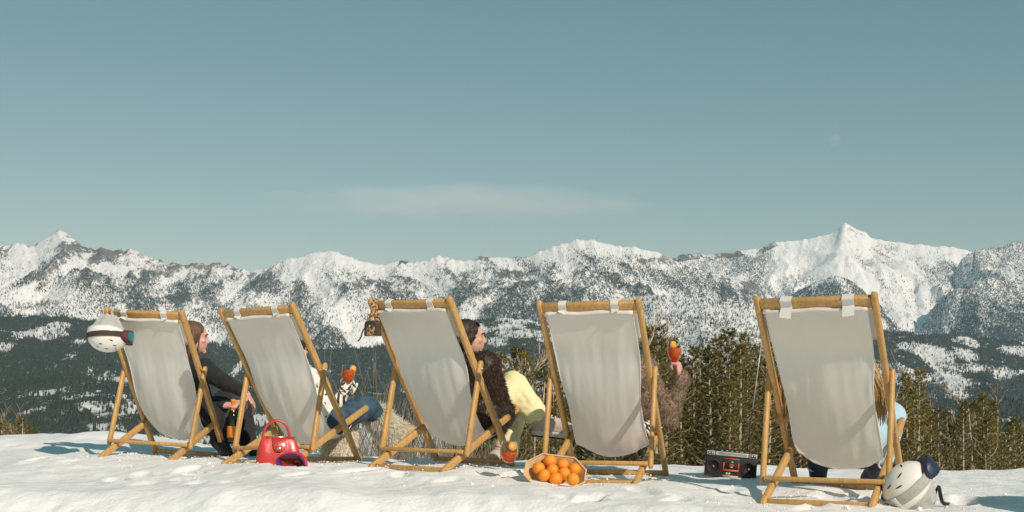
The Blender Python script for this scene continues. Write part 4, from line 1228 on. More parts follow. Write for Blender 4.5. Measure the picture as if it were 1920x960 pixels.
def add_face(parent, c, M, off, s=1.0, lips=True, brow=M_HAIR_DARK):
    def q(x, y, z): return Vector(c) + M @ Vector((x, y, z)) * s - off
    for sx in (-1, 1):
        m = MB(); m.add(ellipsoid(q(sx * .031, .0725, .010), (.0095 * s, .005 * s, .0036 * s), M, 12, 8)); e = m.build('eye', M_EYEWHITE, parent)
        m = MB(); m.add(ellipsoid(q(sx * .031, .0760, .010), (.0065 * s, .003 * s, .0042 * s), M, 10, 6)); m.build('iris', M_EYE, e)
        m = MB(); m.add(tube([q(sx * .014, .0915, .031), q(sx * .032, .088, .036), q(sx * .05, .072, .030)], [.0030 * s, .0036 * s, .0018 * s], 6)); m.build('eyebrow', brow, parent)
    m = MB(); m.add(ellipsoid(q(0, .0900, -.049), (.021 * s, .006 * s, .0045 * s), M, 14, 8)); m.add(ellipsoid(q(0, .0880, -.058), (.018 * s, .006 * s, .005 * s), M, 14, 8)); m.build('lips', M_LIPS, parent)

def add_sunglasses(parent, c, M, off, s=1.0, y=.088, z=.012, tilt=0.):
    R = Matrix.Rotation(tilt, 3, 'X')
    def q(x, yy, zz): return Vector(c) + M @ (R @ Vector((x, yy, zz))) * s - off
    fr = MB()
    fr.add(tube([q(-.070, y - .02, z + .012), q(-.045, y + .006, z + .016), q(0, y + .014, z + .012), q(.045, y + .006, z + .016), q(.070, y - .02, z + .012)], .0035 * s, 6))
    for sx in (-1, 1): fr.add(tube([q(sx * .070, y - .02, z + .012), q(sx * .079, y - .06, z + .012), q(sx * .080, y - .105, z + .002)], .003 * s, 6))
    f = fr.build('sunglasses', M_BLACK_PLASTIC, parent)
    for sx in (-1, 1):
        m = MB(); m.add(ellipsoid(q(sx * .034, y + .006, z), (.027 * s, .006 * s, .021 * s), M @ R, 16, 10)); m.build('lens', M_LENS_DARK, f)

def strands(mb, roots, ends_fn, n, rad, seed):
    r = random.Random(seed)
    for i in range(n):
        p = roots(r); q, e = ends_fn(p, r)
        mb.add(tube([p, q, e], [rad, rad * .9, rad * .3], 5))

def add_body(mb, J, s=1.0):
    """the figure under the clothes: torso, limbs"""
    c = lambda a, ra, b, rb: mb.add(capsule(J[a] if isinstance(a, str) else a, ra * s, J[b] if isinstance(b, str) else b, rb * s))
    c('hipR', .100, 'hipL', .100); c('pelvis', .118, 'chest', .112); c('chest', .112, J['chest'].lerp(J['neck'], .6), .085)
    c('shR', .052, 'shL', .052); c('shR', .056, J['chest'], .075); c('shL', .056, J['chest'], .075)
    c(J['chest'].lerp(J['neck'], .6), .058, 'neck', .050)
    for d in 'RL':
        c('sh' + d, .048, 'el' + d, .038); c('el' + d, .039, 'wr' + d, .026)
        c('hip' + d, .085, 'kn' + d, .058); c('kn' + d, .056, 'an' + d, .034); c('an' + d, .036, 'to' + d, .030)

def garment(t, name, shapes, mat, voxel, smooth=3, noise=0., nscale=14., fur=None, seed=0):
    mb = MB()
    for s in shapes: mb.add(capsule(*s) if len(s) == 4 and not isinstance(s[0], list) else s)
    me = fuse(mb, name, voxel, smooth, t.location, noise, nscale, seed)
    o = link(name, me, mat, t)
    if fur:
        fm = fur_on(me, fur['n'], fur['len'], fur['w'], fur.get('droop', (0, 0, -.5)), fur.get('spread', .5), seed, fur.get('lift', 1.))
        f = link('fur', fm, fur['mat'], o); tag(f, kind='stuff')
    return o

def sole(t, parent, a, b, w, h, mat, up=Vector((0, 0, 1))):
    """shoe sole under a foot from heel a to toe b"""
    a, b = Vector(a) - t.location, Vector(b) - t.location; d = (b - a)
    path = [a + d * k for k in (0, .06, .25, .45, .7, .9, 1.0)]
    m = MB(); m.add(sweep(path, rounded_rect(h, w, min(h, w) * .25), up, [(1, .45), (1, .8), (1, .92), (1, .86), (1, 1.05), (1, .85), (1, .4)]))
    return m.build('sole', mat, parent)

def gz(x, y): return float(ground_z(np.array([[x]]), np.array([[y]]))[0, 0])
def on_ground(u, d):
    x = (u - 960) / F_PX * d
    return Vector((x, d, gz(x, d)))

# ------------------------------------------------------------------ people
def person_one():
    J = dict(pelvis=lc(0, .10, .62, .29), chest=at(352, 716, 8.90), neck=at(356, 676, 8.90), shR=at(383, 692, 8.74), shL=at(327, 694, 9.02),
             elR=at(424, 719, 8.86), wrR=at(459, 735, 9.02), elL=at(376, 756, 9.02), wrL=at(426, 760, 8.94),
             hipR=lc(0, .18, .66, .28), hipL=lc(0, .02, .66, .28), knR=at(416, 752, 9.18), knL=at(452, 772, 9.32),
             anR=at(410, 826, 9.0), anL=at(466, 832, 9.25), toR=at(427, 850, 8.88), toL=at(478, 847, 9.15))
    hc = at(365, 634, 8.90); M = axes((.93, .30, -.08), (.12, 0, 1))
    base = at(362, 850, 8.95)
    t = thing('person', 'person in black with an arm on one knee, on the leftmost chair', 'person', base)
    mb = MB(); add_body(mb, J); add_head(mb, hc, M); mb.add(capsule(hc + M @ Vector((0, -.035, -.08)), .05, J['neck'], .055))
    add_hand(mb, J['wrR'], (.52, .1, -.75), (.75, -.1, .6), 1, (.25, .35, .3), .2, 1.08)
    add_hand(mb, J['wrL'], (1, .05, .05), (-.1, -.55, .8), -1, (.75, .8, .5), .1, 1.08)
    link('body', fuse(mb, 'body', .0065, 2, base), M_SKIN_PINK, t)
    add_face(t, hc, M, base, 1., True, M_HAIR_BLONDE)
    garment(t, 'jacket', [(J['pelvis'], .150, J['chest'], .150), (J['chest'], .150, J['chest'].lerp(J['neck'], .75), .085), (J['shR'], .075, J['shL'], .075), (J['shR'], .076, J['elR'], .062), (J['elR'], .062, J['wrR'].lerp(J['elR'], .12), .044),
                          (J['shL'], .074, J['elL'], .060), (J['elL'], .060, J['wrL'].lerp(J['elL'], .15), .044), (J['shR'], .08, J['chest'], .13), (J['shL'], .08, J['chest'], .13)], M_BLACK, .011, 2, .006, 16., None, 1)
    garment(t, 'trousers', [(J['hipR'], .125, J['hipL'], .125), (J['hipR'], .115, J['knR'], .088), (J['knR'], .085, J['anR'], .066), (J['hipL'], .115, J['knL'], .088), (J['knL'], .088, J['anL'], .070)], M_BLACK, .011, 2, .006, 14., None, 2)
    for d in 'RL':
        a, k, o = J['an' + d], J['kn' + d], J['to' + d]
        b = garment(t, 'boot', [(a.lerp(k, .42), .062, a, .056), (a, .056, o, .046), (a + Vector((0, 0, -.02)), .05, o, .044)], M_BLACKBOOT, .008, 2)
        h = a + (a - o).normalized() * .03; sole(t, b, Vector((h.x, h.y, o.z - .040)), o + Vector((0, 0, -.040)) + (o - a).normalized() * .045, .095, .022, M_BLACKBOOT)
    hm = MB(); q = lambda x, y, z: hc + M @ Vector((x, y, z))
    hm.add(ellipsoid(q(0, -.025, .050), (.085, .096, .078), M, 20, 14))
    for sx in (-1, 1): hm.add(ellipsoid(q(sx * .068, -.012, .012), (.020, .046, .060), M))
    hm.add(ellipsoid(q(0, -.07, -.03), (.070, .055, .085), M)); hm.add(capsule(q(0, -.07, -.05), .06, q(0, -.075, -.17), .045))
    hair = link('hair', fuse(hm, 'hair', .009, 2, base, .004, 30.), M_HAIR_BLONDE, t)
    sm = MB()
    strands(sm, lambda r: q(r.uniform(-.075, .075), r.uniform(-.10, -.01), r.uniform(-.03, .02)) - base,
            lambda p, r: (p + Vector((r.uniform(-.015, .02), r.uniform(-.02, .01), -.11)), p + Vector((r.uniform(-.02, .06), r.uniform(-.03, .02), -.22 - .1 * r.random()))), 70, .005, 4)
    for k in range(14):
        z = -.02 - .015 * k; sm.add(tube([q(.055, .03, .03) - base, q(.068, .028, -.08) - base + Vector((0, 0, 0)), q(.05 + .002 * k, .045 + .002 * k, -.19 + z * .4) - base], [.005, .005, .002], 5))
    f = sm.build('hair_strands', M_HAIR_BLONDE, hair); tag(f, kind='stuff')
person_one()

def person_two():
    J = dict(pelvis=lc(1, .05, .61, .29), chest=lc(1, .02, .50, .52), neck=at(556, 690, 8.32), shR=at(580, 714, 8.30), shL=at(530, 716, 8.42),
             elR=at(602, 786, 8.36), wrR=at(641, 744, 8.46), elL=at(560, 790, 8.6), wrL=at(610, 770, 8.65),
             hipR=lc(1, .13, .65, .28), hipL=lc(1, -.03, .65, .28), knR=at(690, 762, 8.74), knL=at(640, 764, 8.75),
             anR=at(728, 804, 9.10), anL=at(638, 846, 8.72), toR=at(764, 805, 9.22), toL=at(650, 858, 8.62))
    hc = at(553, 655, 8.36); M = axes((.62, .78, -.05), (.05, 0, 1))
    base = at(577, 862, 8.4)
    t = thing('person', 'person in blue jeans and cream fur boots on the second chair from left', 'person', base)
    mb = MB(); add_body(mb, J); add_head(mb, hc, M)
    add_hand(mb, J['wrR'], (.45, .05, .85), (.75, -.5, .2), 1, (1.0, 1.1, .7), .1, 1.02)
    add_hand(mb, J['wrL'], (.8, .3, -.2), (0, 0, 1), -1)
    link('body', fuse(mb, 'body', .0065, 2, base), M_SKIN, t)
    add_face(t, hc, M, base); add_sunglasses(t, hc, M, base)
    garment(t, 'sweater', [(J['pelvis'], .140, J['chest'], .140), (J['chest'], .14, J['chest'].lerp(J['neck'], .8), .075), (J['shR'], .075, J['shL'], .075), (J['shR'], .075, J['elR'], .064), (J['elR'], .066, J['elR'].lerp(J['wrR'], .55), .056),
                           (J['shL'], .075, J['elL'], .06), (J['elL'], .06, J['wrL'], .04)], M_SWEATER, .010, 2, .006, 16., None, 3)
    garment(t, 'striped_cuff', [(J['elR'].lerp(J['wrR'], .52), .054, J['elR'].lerp(J['wrR'], .95), .046)], M_STRIPE, .007, 1)
    gm = MB(); add_hand(gm, J['wrR'], (.45, .05, .85), (.75, -.5, .2), 1, (1.0, 1.1, .7), .1, 1.3)
    gm.add(capsule(J['wrR'], .042, J['wrR'] + Vector((.02, 0, .045)), .044))
    link('mitten', fuse(gm, 'mitten', .006, 2, base), M_GLOVE, t)
    garment(t, 'jeans', [(J['hipR'], .115, J['hipL'], .115), (J['hipR'], .108, J['knR'], .082), (J['knR'], .080, J['knR'].lerp(J['anR'], .25), .074), (J['hipL'], .108, J['knL'], .082), (J['knL'], .08, J['knL'].lerp(J['anL'], .35), .07)], M_DENIM, .010, 2, .006, 16., None, 4)
    garment(t, 'fur_boot', [(J['knR'].lerp(J['anR'], .40), .075, J['anR'], .092), (J['anR'], .085, J['anR'].lerp(J['toR'], .5), .065)], M_FUR_CREAM, .012, 2, .01, 14.,
            dict(n=6500, len=.055, w=.007, droop=(.1, 0, -.7), spread=.4, mat=M_FUR_CREAM), 5)
    b = garment(t, 'boot_foot', [(J['anR'] + Vector((-.02, 0, -.03)), .050, J['toR'] + Vector((.02, 0, .0)), .036)], M_TAN_SOLE, .008, 2)
    sole(t, b, at(722, 828, 9.12), at(779, 800, 9.26), .105, .016, M_TAN_SOLE, Vector((-.35, -.55, .75)))
    garment(t, 'fur_boot', [(J['knL'].lerp(J['anL'], .30), .085, J['anL'] + Vector((0, 0, .02)), .110), (J['anL'] + Vector((0, 0, .03)), .10, J['toL'], .06)], M_FUR_CREAM, .012, 2, .01, 14.,
            dict(n=6500, len=.055, w=.007, droop=(0, 0, -1.1), spread=.3, mat=M_FUR_CREAM), 6)
    b = garment(t, 'boot_foot', [(J['anL'] + Vector((0, 0, -.035)), .050, J['toL'] + Vector((.0, 0, -.01)), .034)], M_TAN_SOLE, .008, 2)
    hm = MB(); q = lambda x, y, z: hc + M @ Vector((x, y, z))
    hm.add(ellipsoid(q(0, -.022, .038), (.084, .098, .088), M, 20, 14)); hm.add(capsule(q(0, -.07, -.02), .07, q(.02, -.06, -.2), .06)); hm.add(capsule(q(.065, -.01, -.05), .03, q(.09, .01, -.22), .02))
    link('hair', fuse(hm, 'hair', .009, 2, base, .004, 30.), M_HAIR_DARK, t)
person_two()

def person_three():
    J = dict(pelvis=lc(2, .05, .61, .29), chest=lc(2, .03, .58, .52), neck=at(870, 676, 7.86), shR=lc(2, .17, .58, .62), shL=lc(2, -.16, .58, .62),
             elR=lc(2, .185, .76, .33), wrR=lc(2, .10, .98, .36), elL=lc(2, -.2, .75, .40), wrL=lc(2, .0, .95, .40),
             hipR=lc(2, .13, .65, .28), hipL=lc(2, -.03, .65, .28), knR=at(962, 722, 8.02), knL=at(968, 756, 8.25),
             anR=at(1014, 792, 8.02), anL=at(948, 842, 8.10), toR=at(1052, 796, 8.0), toL=at(926, 858, 7.98))
    hc = at(881, 634, 7.86); M = axes((.985, .17, -.02), (-.06, 0, 1))
    base = at(862, 872, 7.85)
    t = thing('person', 'person in dark fur coat and yellow trousers, legs crossed, on the middle chair', 'person', base)
    mb = MB(); add_body(mb, J); add_head(mb, hc, M, 1.0); mb.add(capsule(hc + M @ Vector((0, -.035, -.09)), .05, J['neck'], .055))
    add_hand(mb, J['wrR'], (.6, .6, 0), (.2, -.2, .9), -1); add_hand(mb, J['wrL'], (.7, .3, 0), (0, 0, 1), -1)
    link('body', fuse(mb, 'body', .0065, 2, base), M_SKIN, t)
    add_face(t, hc, M, base)
    garment(t, 'fur_coat', [(J['pelvis'] + Vector((.02, .04, .03)), .130, J['chest'], .140), (J['chest'], .140, J['neck'], .095), (J['shR'], .095, J['shL'], .095), (J['shR'], .105, J['elR'], .095), (J['elR'], .095, J['wrR'].lerp(J['elR'], .2), .078),
                            (J['shL'], .1, J['elL'], .09), (J['elL'], .09, J['wrL'], .06), (J['hipR'] + Vector((0, 0, .015)), .128, J['pelvis'], .120), (J['hipR'] + Vector((0, 0, .02)), .126, J['hipR'].lerp(J['knR'], .28), .112), (J['shR'], .10, J['chest'], .13), (J['elR'], .088, lc(2, .17, .74, .24), .07)], M_FUR_DARK, .014, 2, .012, 12.,
            dict(n=16000, len=.024, w=.004, droop=(.15, -.1, -.9), spread=.4, mat=M_FUR_DARK), 7)
    garment(t, 'trousers', [(J['hipR'], .115, J['hipL'], .115), (J['hipR'], .115, J['knR'], .092), (J['knR'], .090, J['anR'].lerp(J['knR'], .30), .090), (J['hipL'], .112, J['knL'], .09), (J['knL'], .085, J['anL'].lerp(J['knL'], .10), .090)], M_YELLOW, .009, 1, .013, 13., None, 8)
    for d in 'RL':
        a, o, k = J['an' + d], J['to' + d], J['kn' + d]
        dirn = (o - a).normalized(); dn = (a - k).normalized()
        low = dn * .035
        b = garment(t, 'shoe', [(a.lerp(k, .30), .062, a, .064), (a + low * .4, .060, o + low * .2, .048), (a - dirn * .03 + low, .050, o + dirn * .02 + low, .046)], M_BEIGE_SHOE, .007, 2)
        up = (-dn - dirn * (-dn).dot(dirn)).normalized()
        sole(t, b, a - dirn * .075 + low - up * .040, o + dirn * .065 + low - up * .038, .10, .034, M_SOLE_LIGHT, up)
        sole(t, b, a - dirn * .076 + low - up * .060, o + dirn * .066 + low - up * .058, .102, .010, M_SOLE_DARK, up)
        lc_ = MB()
        for i in range(4):
            p = a.lerp(o, .15 + .18 * i) + up * (.060 - .006 * i) - base; s_ = dirn.cross(up) * .03
            lc_.add(tube([p - s_, p + up * .006, p + s_], .004, 5))
        lc_.build('laces', M_SOLE_LIGHT, b)
    hm = MB(); q = lambda x, y, z: hc + M @ Vector((x, y, z))
    hm.add(ellipsoid(q(0, -.024, .038), (.084, .097, .087), M, 20, 14)); hm.add(ellipsoid(q(0, -.075, -.03), (.074, .055, .09), M)); hm.add(capsule(q(0, -.085, -.05), .065, q(0, -.10, -.22), .06))
    hm.add(capsule(q(.072, -.01, .0), .022, q(.066, -.03, -.07), .020))
    hair = link('hair', fuse(hm, 'hair', .008, 2, base, .004, 34.), M_HAIR_DARK, t)
    sm = MB()
    strands(sm, lambda r: q(r.choice((-1, 1)) * r.uniform(.05, .084), r.uniform(-.10, .03), r.uniform(.0, .09)) - base,
            lambda p, r: (p + Vector((-.03, r.uniform(-.015, .01), -.05)), p + Vector((-.07, r.uniform(-.03, .02), -.13))), 60, .0045, 8)
    tag(sm.build('hair_strands', M_HAIR_DARK, hair), kind='stuff')
    add_sunglasses(t, hc, M, base, 1.05, .088, .020, math.radians(52))
person_three()

def person_four():
    J = dict(pelvis=lc(3, .05, .61, .29), chest=lc(3, .05, .50, .55), neck=at(1163, 684, 7.28), shR=at(1204, 696, 7.30), shL=at(1118, 698, 7.36),
             elR=at(1251, 786, 7.40), wrR=at(1276, 714, 7.38), elL=lc(3, -.2, .6, .45), wrL=lc(3, -.05, .75, .45),
             hipR=lc(3, .12, .65, .28), hipL=lc(3, -.04, .65, .28), knR=lc(3, .13, .83, .46), knL=lc(3, -.13, .86, .44),
             anR=lc(3, -.04, .80, .30), anL=lc(3, .06, .86, .33), toR=lc(3, -.12, .84, .31), toL=lc(3, .10, .92, .34))
    hc = at(1166, 645, 7.30); M = axes((.35, .93, 0), (0, 0, 1))
    base = at(1159, 872, 7.4)
    t = thing('person', 'person in brown teddy coat raising a drink, hidden behind the second chair from right', 'person', base)
    mb = MB(); add_body(mb, J); add_head(mb, hc, M)
    add_hand(mb, J['wrR'], (-.12, .0, 1), (.92, -.35, 0), 1, (.95, 1.05, .7), .12, 1.15, .6)
    add_hand(mb, J['wrL'], (.8, .3, -.2), (0, 0, 1), -1)
    link('body', fuse(mb, 'body', .0065, 2, base), M_SKIN_PINK, t)
    add_face(t, hc, M, base)
    garment(t, 'teddy_coat', [(J['pelvis'] + Vector((0, .05, .04)), .125, J['chest'], .140), (J['chest'], .14, J['neck'], .10), (J['shR'], .10, J['shL'], .10), (J['shR'], .086, J['elR'], .068), (J['elR'], .068, J['elR'].lerp(J['wrR'], .62), .060), (J['elR'].lerp(J['wrR'], .62), .056, J['wrR'].lerp(J['elR'], -.08), .047),
                              (J['shL'], .1, J['elL'], .085), (J['elL'], .08, J['wrL'], .05), (J['shR'], .10, J['chest'], .14), (J['pelvis'], .11, lc(3, .17, .70, .30), .07), (J['shR'], .09, lc(3, .17, .58, .42), .08)], M_FUR_TAUPE, .011, 1, .015, 15.,
            dict(n=26000, len=.016, w=.004, droop=(0, 0, -.4), spread=.6, mat=M_FUR_TAUPE), 9)
    garment(t, 'trousers', [(J['hipR'], .11, J['hipL'], .11), (J['hipR'], .105, J['knR'], .075), (J['knR'], .072, J['anR'], .05), (J['hipL'], .105, J['knL'], .075), (J['knL'], .072, J['anL'], .05)], M_GLOVE, .011, 2)
    for d in 'RL':
        a, o = J['an' + d], J['to' + d]
        garment(t, 'shoe', [(a, .045, o, .036)], M_BEIGE_SHOE, .008, 2)
    hm = MB(); q = lambda x, y, z: hc + M @ Vector((x, y, z))
    hm.add(ellipsoid(q(0, -.022, .038), (.086, .098, .088), M, 20, 14)); hm.add(capsule(q(0, -.07, -.02), .08, q(0, -.06, -.16), .07)); hm.add(capsule(q(.07, -.02, -.02), .032, q(.08, -.02, -.15), .026))
    link('hair', fuse(hm, 'hair', .009, 2, base, .004, 30.), M_HAIR_DARK, t)
person_four()

def person_five():
    J = dict(pelvis=lc(4, .03, .61, .29), chest=lc(4, .0, .51, .55), neck=lc(4, -.02, .47, .72), shR=lc(4, .10, .52, .64), shL=lc(4, -.18, .48, .64),
             elR=lc(4, .17, .56, .45), wrR=lc(4, .08, .76, .42), elL=lc(4, -.25, .56, .43), wrL=lc(4, -.14, .66, .40),
             hipR=lc(4, .11, .65, .28), hipL=lc(4, -.07, .65, .28), knR=at(1667, 782, 6.80), knL=at(1562, 782, 7.0),
             anR=at(1646, 876, 6.84), anL=at(1534, 872, 7.02), toR=at(1630, 897, 6.98), toL=at(1534, 893, 7.14))
    hc = lc(4, -.02, .52, .84); M = axes((.45, .89, -.1), (0, 0, 1))
    base = at(1590, 912, 6.7)
    t = thing('person', 'person in light blue trousers with long blonde hair, hidden behind the rightmost chair', 'person', base)
    mb = MB(); add_body(mb, J); add_head(mb, hc, M)
    add_hand(mb, J['wrR'], (-.2, .9, .1), (.2, 0, 1), -1); add_hand(mb, J['wrL'], (.6, .7, .1), (0, 0, 1), 1)
    link('body', fuse(mb, 'body', .0065, 2, base), M_SKIN, t)
    add_face(t, hc, M, base)
    garment(t, 'cardigan', [(J['pelvis'], .14, J['chest'], .14), (J['chest'], .14, J['neck'], .08), (J['shR'], .08, J['shL'], .08), (J['shR'], .078, J['elR'], .062), (J['elR'], .06, J['wrR'], .045),
                            (J['shL'], .08, J['elL'], .060), (J['elL'], .06, J['wrL'], .05)], M_CREAMTOP, .011, 2, .006, 15., None, 11)
    garment(t, 'trousers', [(J['hipR'], .12, J['hipL'], .12), (J['hipR'], .112, J['knR'], .094), (J['knR'], .092, J['anR'].lerp(J['knR'], .25), .080), (J['hipL'], .112, J['knL'], .08), (J['knL'], .08, J['anL'], .062)], M_LIGHTBLUE, .010, 2, .007, 15., None, 12)
    for d in 'RL':
        a, k, o = J['an' + d], J['kn' + d], J['to' + d]
        b = garment(t, 'boot', [(a.lerp(k, .22), .066, a, .064), (a, .060, o, .052), (a + Vector((0, 0, -.03)), .054, o + Vector((0, 0, -.012)), .048)], M_NAVYBOOT, .008, 2)
        sole(t, b, Vector((a.x, a.y, o.z - .055)) + (a - o).normalized() * .045, o + Vector((0, 0, -.055)) + (o - a).normalized() * .04, .11, .026, M_BLACK_PLASTIC)
        if d == 'R':
            c = a + Vector((0, -.068, .02)) - base
            rm = MB(); rm.add(tube([c + Vector((math.cos(q) * .017, -.004, math.sin(q) * .020)) for q in np.linspace(0, 2 * math.pi, 17)[:-1]], .006, 6, Vector((0, 1, 0)), False, True)); rm.build('lace_ring', M_SOLE_LIGHT, b)
    hm = MB(); q = lambda x, y, z: hc + M @ Vector((x, y, z))
    hm.add(ellipsoid(q(0, -.022, .038), (.086, .10, .09), M, 20, 14)); hm.add(capsule(q(0, -.06, -.02), .085, q(0, -.08, -.2), .085))
    hair = link('hair', fuse(hm, 'hair', .010, 2, base, .006, 30.), M_HAIR_LIGHT, t)
    sm = MB()
    for sx, n in ((-1, 240), (1, 170)):
        r = random.Random(20 + sx)
        for i in range(n):
            o = r.uniform(.255, .315) if sx < 0 else r.uniform(.205, .245)
            f = r.uniform(.40, .52)
            pts = [q(sx * r.uniform(.05, .09), r.uniform(-.08, .0), r.uniform(-.08, .03)), lc(4, sx * (o - .06), f, r.uniform(.64, .72)), lc(4, sx * o, f + .01, r.uniform(.50, .58)), lc(4, sx * (o + r.uniform(-.015, .015)), f + r.uniform(-.01, .02), r.uniform(.36, .46))]
            sm.add(tube([p - base for p in pts], [.003, .0032, .003, .0012], 4))
    tag(sm.build('hair_strands', M_HAIR_LIGHT, hair), kind='stuff')
person_five()

# ------------------------------------------------------------------ drinks
def spritz(label, base, h, r, stem=True, tilt=(0, 0), fill=.62, slice_side=1):
    """wine glass with an orange drink; base = foot of the stem"""
    M = Matrix.Translation(base) @ Matrix.Rotation(tilt[0], 4, 'X') @ Matrix.Rotation(tilt[1], 4, 'Y')
    t = thing('drink_glass', label, 'drink', matrix=M)
    hb = h * .60 if stem else h                        # height of the bowl
    z0 = h - hb
    out = [(r * .10, z0), (r * .55, z0 + hb * .10), (r * .90, z0 + hb * .32), (r * 1.0, z0 + hb * .52), (r * .93, z0 + hb * .78), (r * .80, z0 + hb)]
    o2 = spline(out, 18)
    inner = [(max(a - .0016, .0005), b + .0016) for a, b in o2]
    prof = ([(r * .75, .0), (r * .74, .002), (r * .2, .006), (.0035, .012), (.0032, z0 - .01), (.006, z0)] if stem else [(.001, z0)]) + [tuple(p) for p in o2] + [tuple(p) for p in reversed(inner)]
    m = MB(); m.add(lathe(prof, 28)); m.build('glass', M_GLASS, t)
    liq = [(max(a - .0022, .0004), b + .002) for a, b in o2 if b < z0 + hb * fill]
    liq = [(0.0003, liq[0][1])] + liq + [(0.0003, liq[-1][1])]
    m = MB(); m.add(lathe(liq, 28)); m.build('spritz', M_DRINK, t)
    c = Vector((slice_side * r * .72, -r * .25, h - r * .45))
    R = Matrix.Rotation(math.radians(80), 3, 'X') @ Matrix.Rotation(.4, 3, 'Y')
    m = MB(); m.add([[c + R @ v for v in lathe([(r * .40, -.003), (r * .42, 0), (r * .40, .003)], 20)[0]], lathe([(r * .40, -.003), (r * .42, 0), (r * .40, .003)], 20)[1]]); sl = m.build('orange_slice', M_SLICE, t)
    m = MB(); m.add(tube([c + R @ Vector((math.cos(a) * r * .43, math.sin(a) * r * .43, 0)) for a in np.linspace(0, 2 * math.pi, 21)[:-1]], .0028, 6, R @ Vector((0, 0, 1)), False, True)); m.build('peel', M_ORANGE, sl)
    return t
g = on_ground(953, 6.98); spritz('stemmed glass of orange spritz standing on the snow beside the oranges', g, .205, .052 , True, (0, .03), .56, .5)
spritz('glass of orange spritz held up in the black and white mitten', at(653, 741, 8.44), .205, .048, True, (0, 0), .74, 1)
spritz('wine glass of orange spritz raised by the hand in the brown coat', at(1266, 706, 7.37), .212, .044, True, (0, -.03), .68, -.2)

# champagne bottle
def bottle():
    b = at(437, 832, 8.93)
    t = thing('wine_bottle', 'dark bottle with orange label held between the knees on the leftmost chair', 'bottle', b)
    s = 1.02
    m = MB(); m.add(lathe([(.030 * s, 0), (.042 * s, .006), (.043 * s, .02), (.043 * s, .17), (.040 * s, .195), (.028 * s, .225), (.018 * s, .25), (.0155 * s, .27), (.0150 * s, .315)], 24)); m.build('glass_body', M_BOTTLE, t)
    m = MB(); m.add(lathe([(.0437 * s, .045), (.0440 * s, .05), (.0440 * s, .125), (.0437 * s, .13)], 24)); m.build('label', M_BOTTLE_ORANGE, t)
    m = MB(); m.add(lathe([(.0215 * s, .242), (.0165 * s, .262), (.0160 * s, .300), (.0185 * s, .303), (.0185 * s, .318), (.014 * s, .325), (.0005, .327)], 20)); m.build('foil', M_BOTTLE_ORANGE, t)
bottle()

# ------------------------------------------------------------------ oranges in their tray
def tray_and_oranges():
    c = at(1041, 886, 6.84)
    # tray plane leans back, its long side falls to the right
    nrm = Vector((0.02, -.70, .71)).normalized()
    ex = Vector((.93, 0, -.20)); ex = (ex - nrm * ex.dot(nrm)).normalized(); ey = nrm.cross(ex)
    M = Matrix((ex, ey, nrm)).transposed().to_4x4(); M.translation = c
    t = thing('orange_tray', 'octagonal pale wooden tray of oranges tipped towards us on the snow', 'tray', matrix=M)
    oct_ = [(.165, -.045), (.165, .04), (.095, .118), (-.085, .118), (-.165, .045), (-.165, -.05), (-.10, -.118), (.09, -.118)]
    def ring(f, z): return [Vector((x * f, y * f, z)) for x, y in oct_]
    m = MB()
    inner_b, inner_t, outer_t, outer_b = ring(.74, -.060), ring(.97, .0), ring(1.03, .001), ring(.79, -.066)
    n = 8
    def quad(a, b): 
        for i in range(n):
            k = (i + 1) % n; m.add(([a[i], a[k], b[k], b[i]], [(0, 1, 2, 3)]))
    quad(inner_b, inner_t); quad(inner_t, outer_t); quad(outer_t, outer_b)
    m.add((inner_b, [tuple(range(n))])); m.add((outer_b, [tuple(reversed(range(n)))]))
    m.build('tray_body', M_TRAY, t, False)
    rim = MB(); rim.add(sweep(ring(1.02, .004), rounded_rect(.012, .010, .003), nrm * 0 + Vector((0, 0, 1)), None, False, True)); rim.build('rim', M_TRAY, t, False)
    px = [(1010, 878), (1031, 865), (1055, 872), (1077, 880), (1036, 881), (1020, 891), (1058, 888), (1042, 898)]
    names = ['orange lying at the left end of the tray', 'topmost orange in the tray', 'orange right of the topmost one in the tray', 'orange at the right end of the tray',
             'orange in the centre of the tray', 'orange low on the left side of the tray', 'orange right of the centre of the tray', 'lowest orange in the tray']
    R = .0365
    for k, ((u, v), lab) in enumerate(zip(px, names)):
        d0 = at(u, v, 1.) - Vector((0, 0, CAM_Z)); o0 = Vector((0, 0, CAM_Z))
        hgt = (.018, .012, .004, .0, .020, .012, .016, .006)[k]
        # meet the plane that lies a little above the tray floor
        s = (c + nrm * (hgt - .012) - o0).dot(nrm) / d0.dot(nrm)
        p = o0 + d0 * s
        orange(p, R * (1, 1.05, .96, 1, .95, .98, 1, 1.03)[k], lab, k)
    g = on_ground(1074, 6.70)
    orange(g + Vector((0, 0, .034)), .036, 'single orange fallen on the snow in front of the tray', 9)
def orange(p, r, label, k):
    t = thing('orange', label, 'orange', p, 'oranges of the tray')
    rr = random.Random(k + 60)
    t.rotation_euler = (rr.uniform(.6, 2.2), rr.uniform(-.8, .8), rr.uniform(0, 6))
    if 'peel' not in CACHE:
        m = MB(); m.add(lathe([(.0004, -.96), (.12, -.965), (.3, -.94), (.55, -.82), (.78, -.60), (.94, -.32), (1., 0), (.94, .32), (.78, .60), (.55, .82), (.3, .93), (.14, .955), (.07, .945), (.0004, .935)], 24)); CACHE['peel'] = m.mesh('peel')
        m = MB(); m.add(lathe([(.0004, .93), (.055, .935), (.06, .955), (.03, .965), (.0004, .966)], 8)); CACHE['stalk'] = m.mesh('stalk')
    a = link('peel', CACHE['peel'], M_ORANGE, t); a.scale = (r, r, r * 1.0)
    a = link('stalk', CACHE['stalk'], M_STALK, t); a.scale = (r, r, r)
tray_and_oranges()

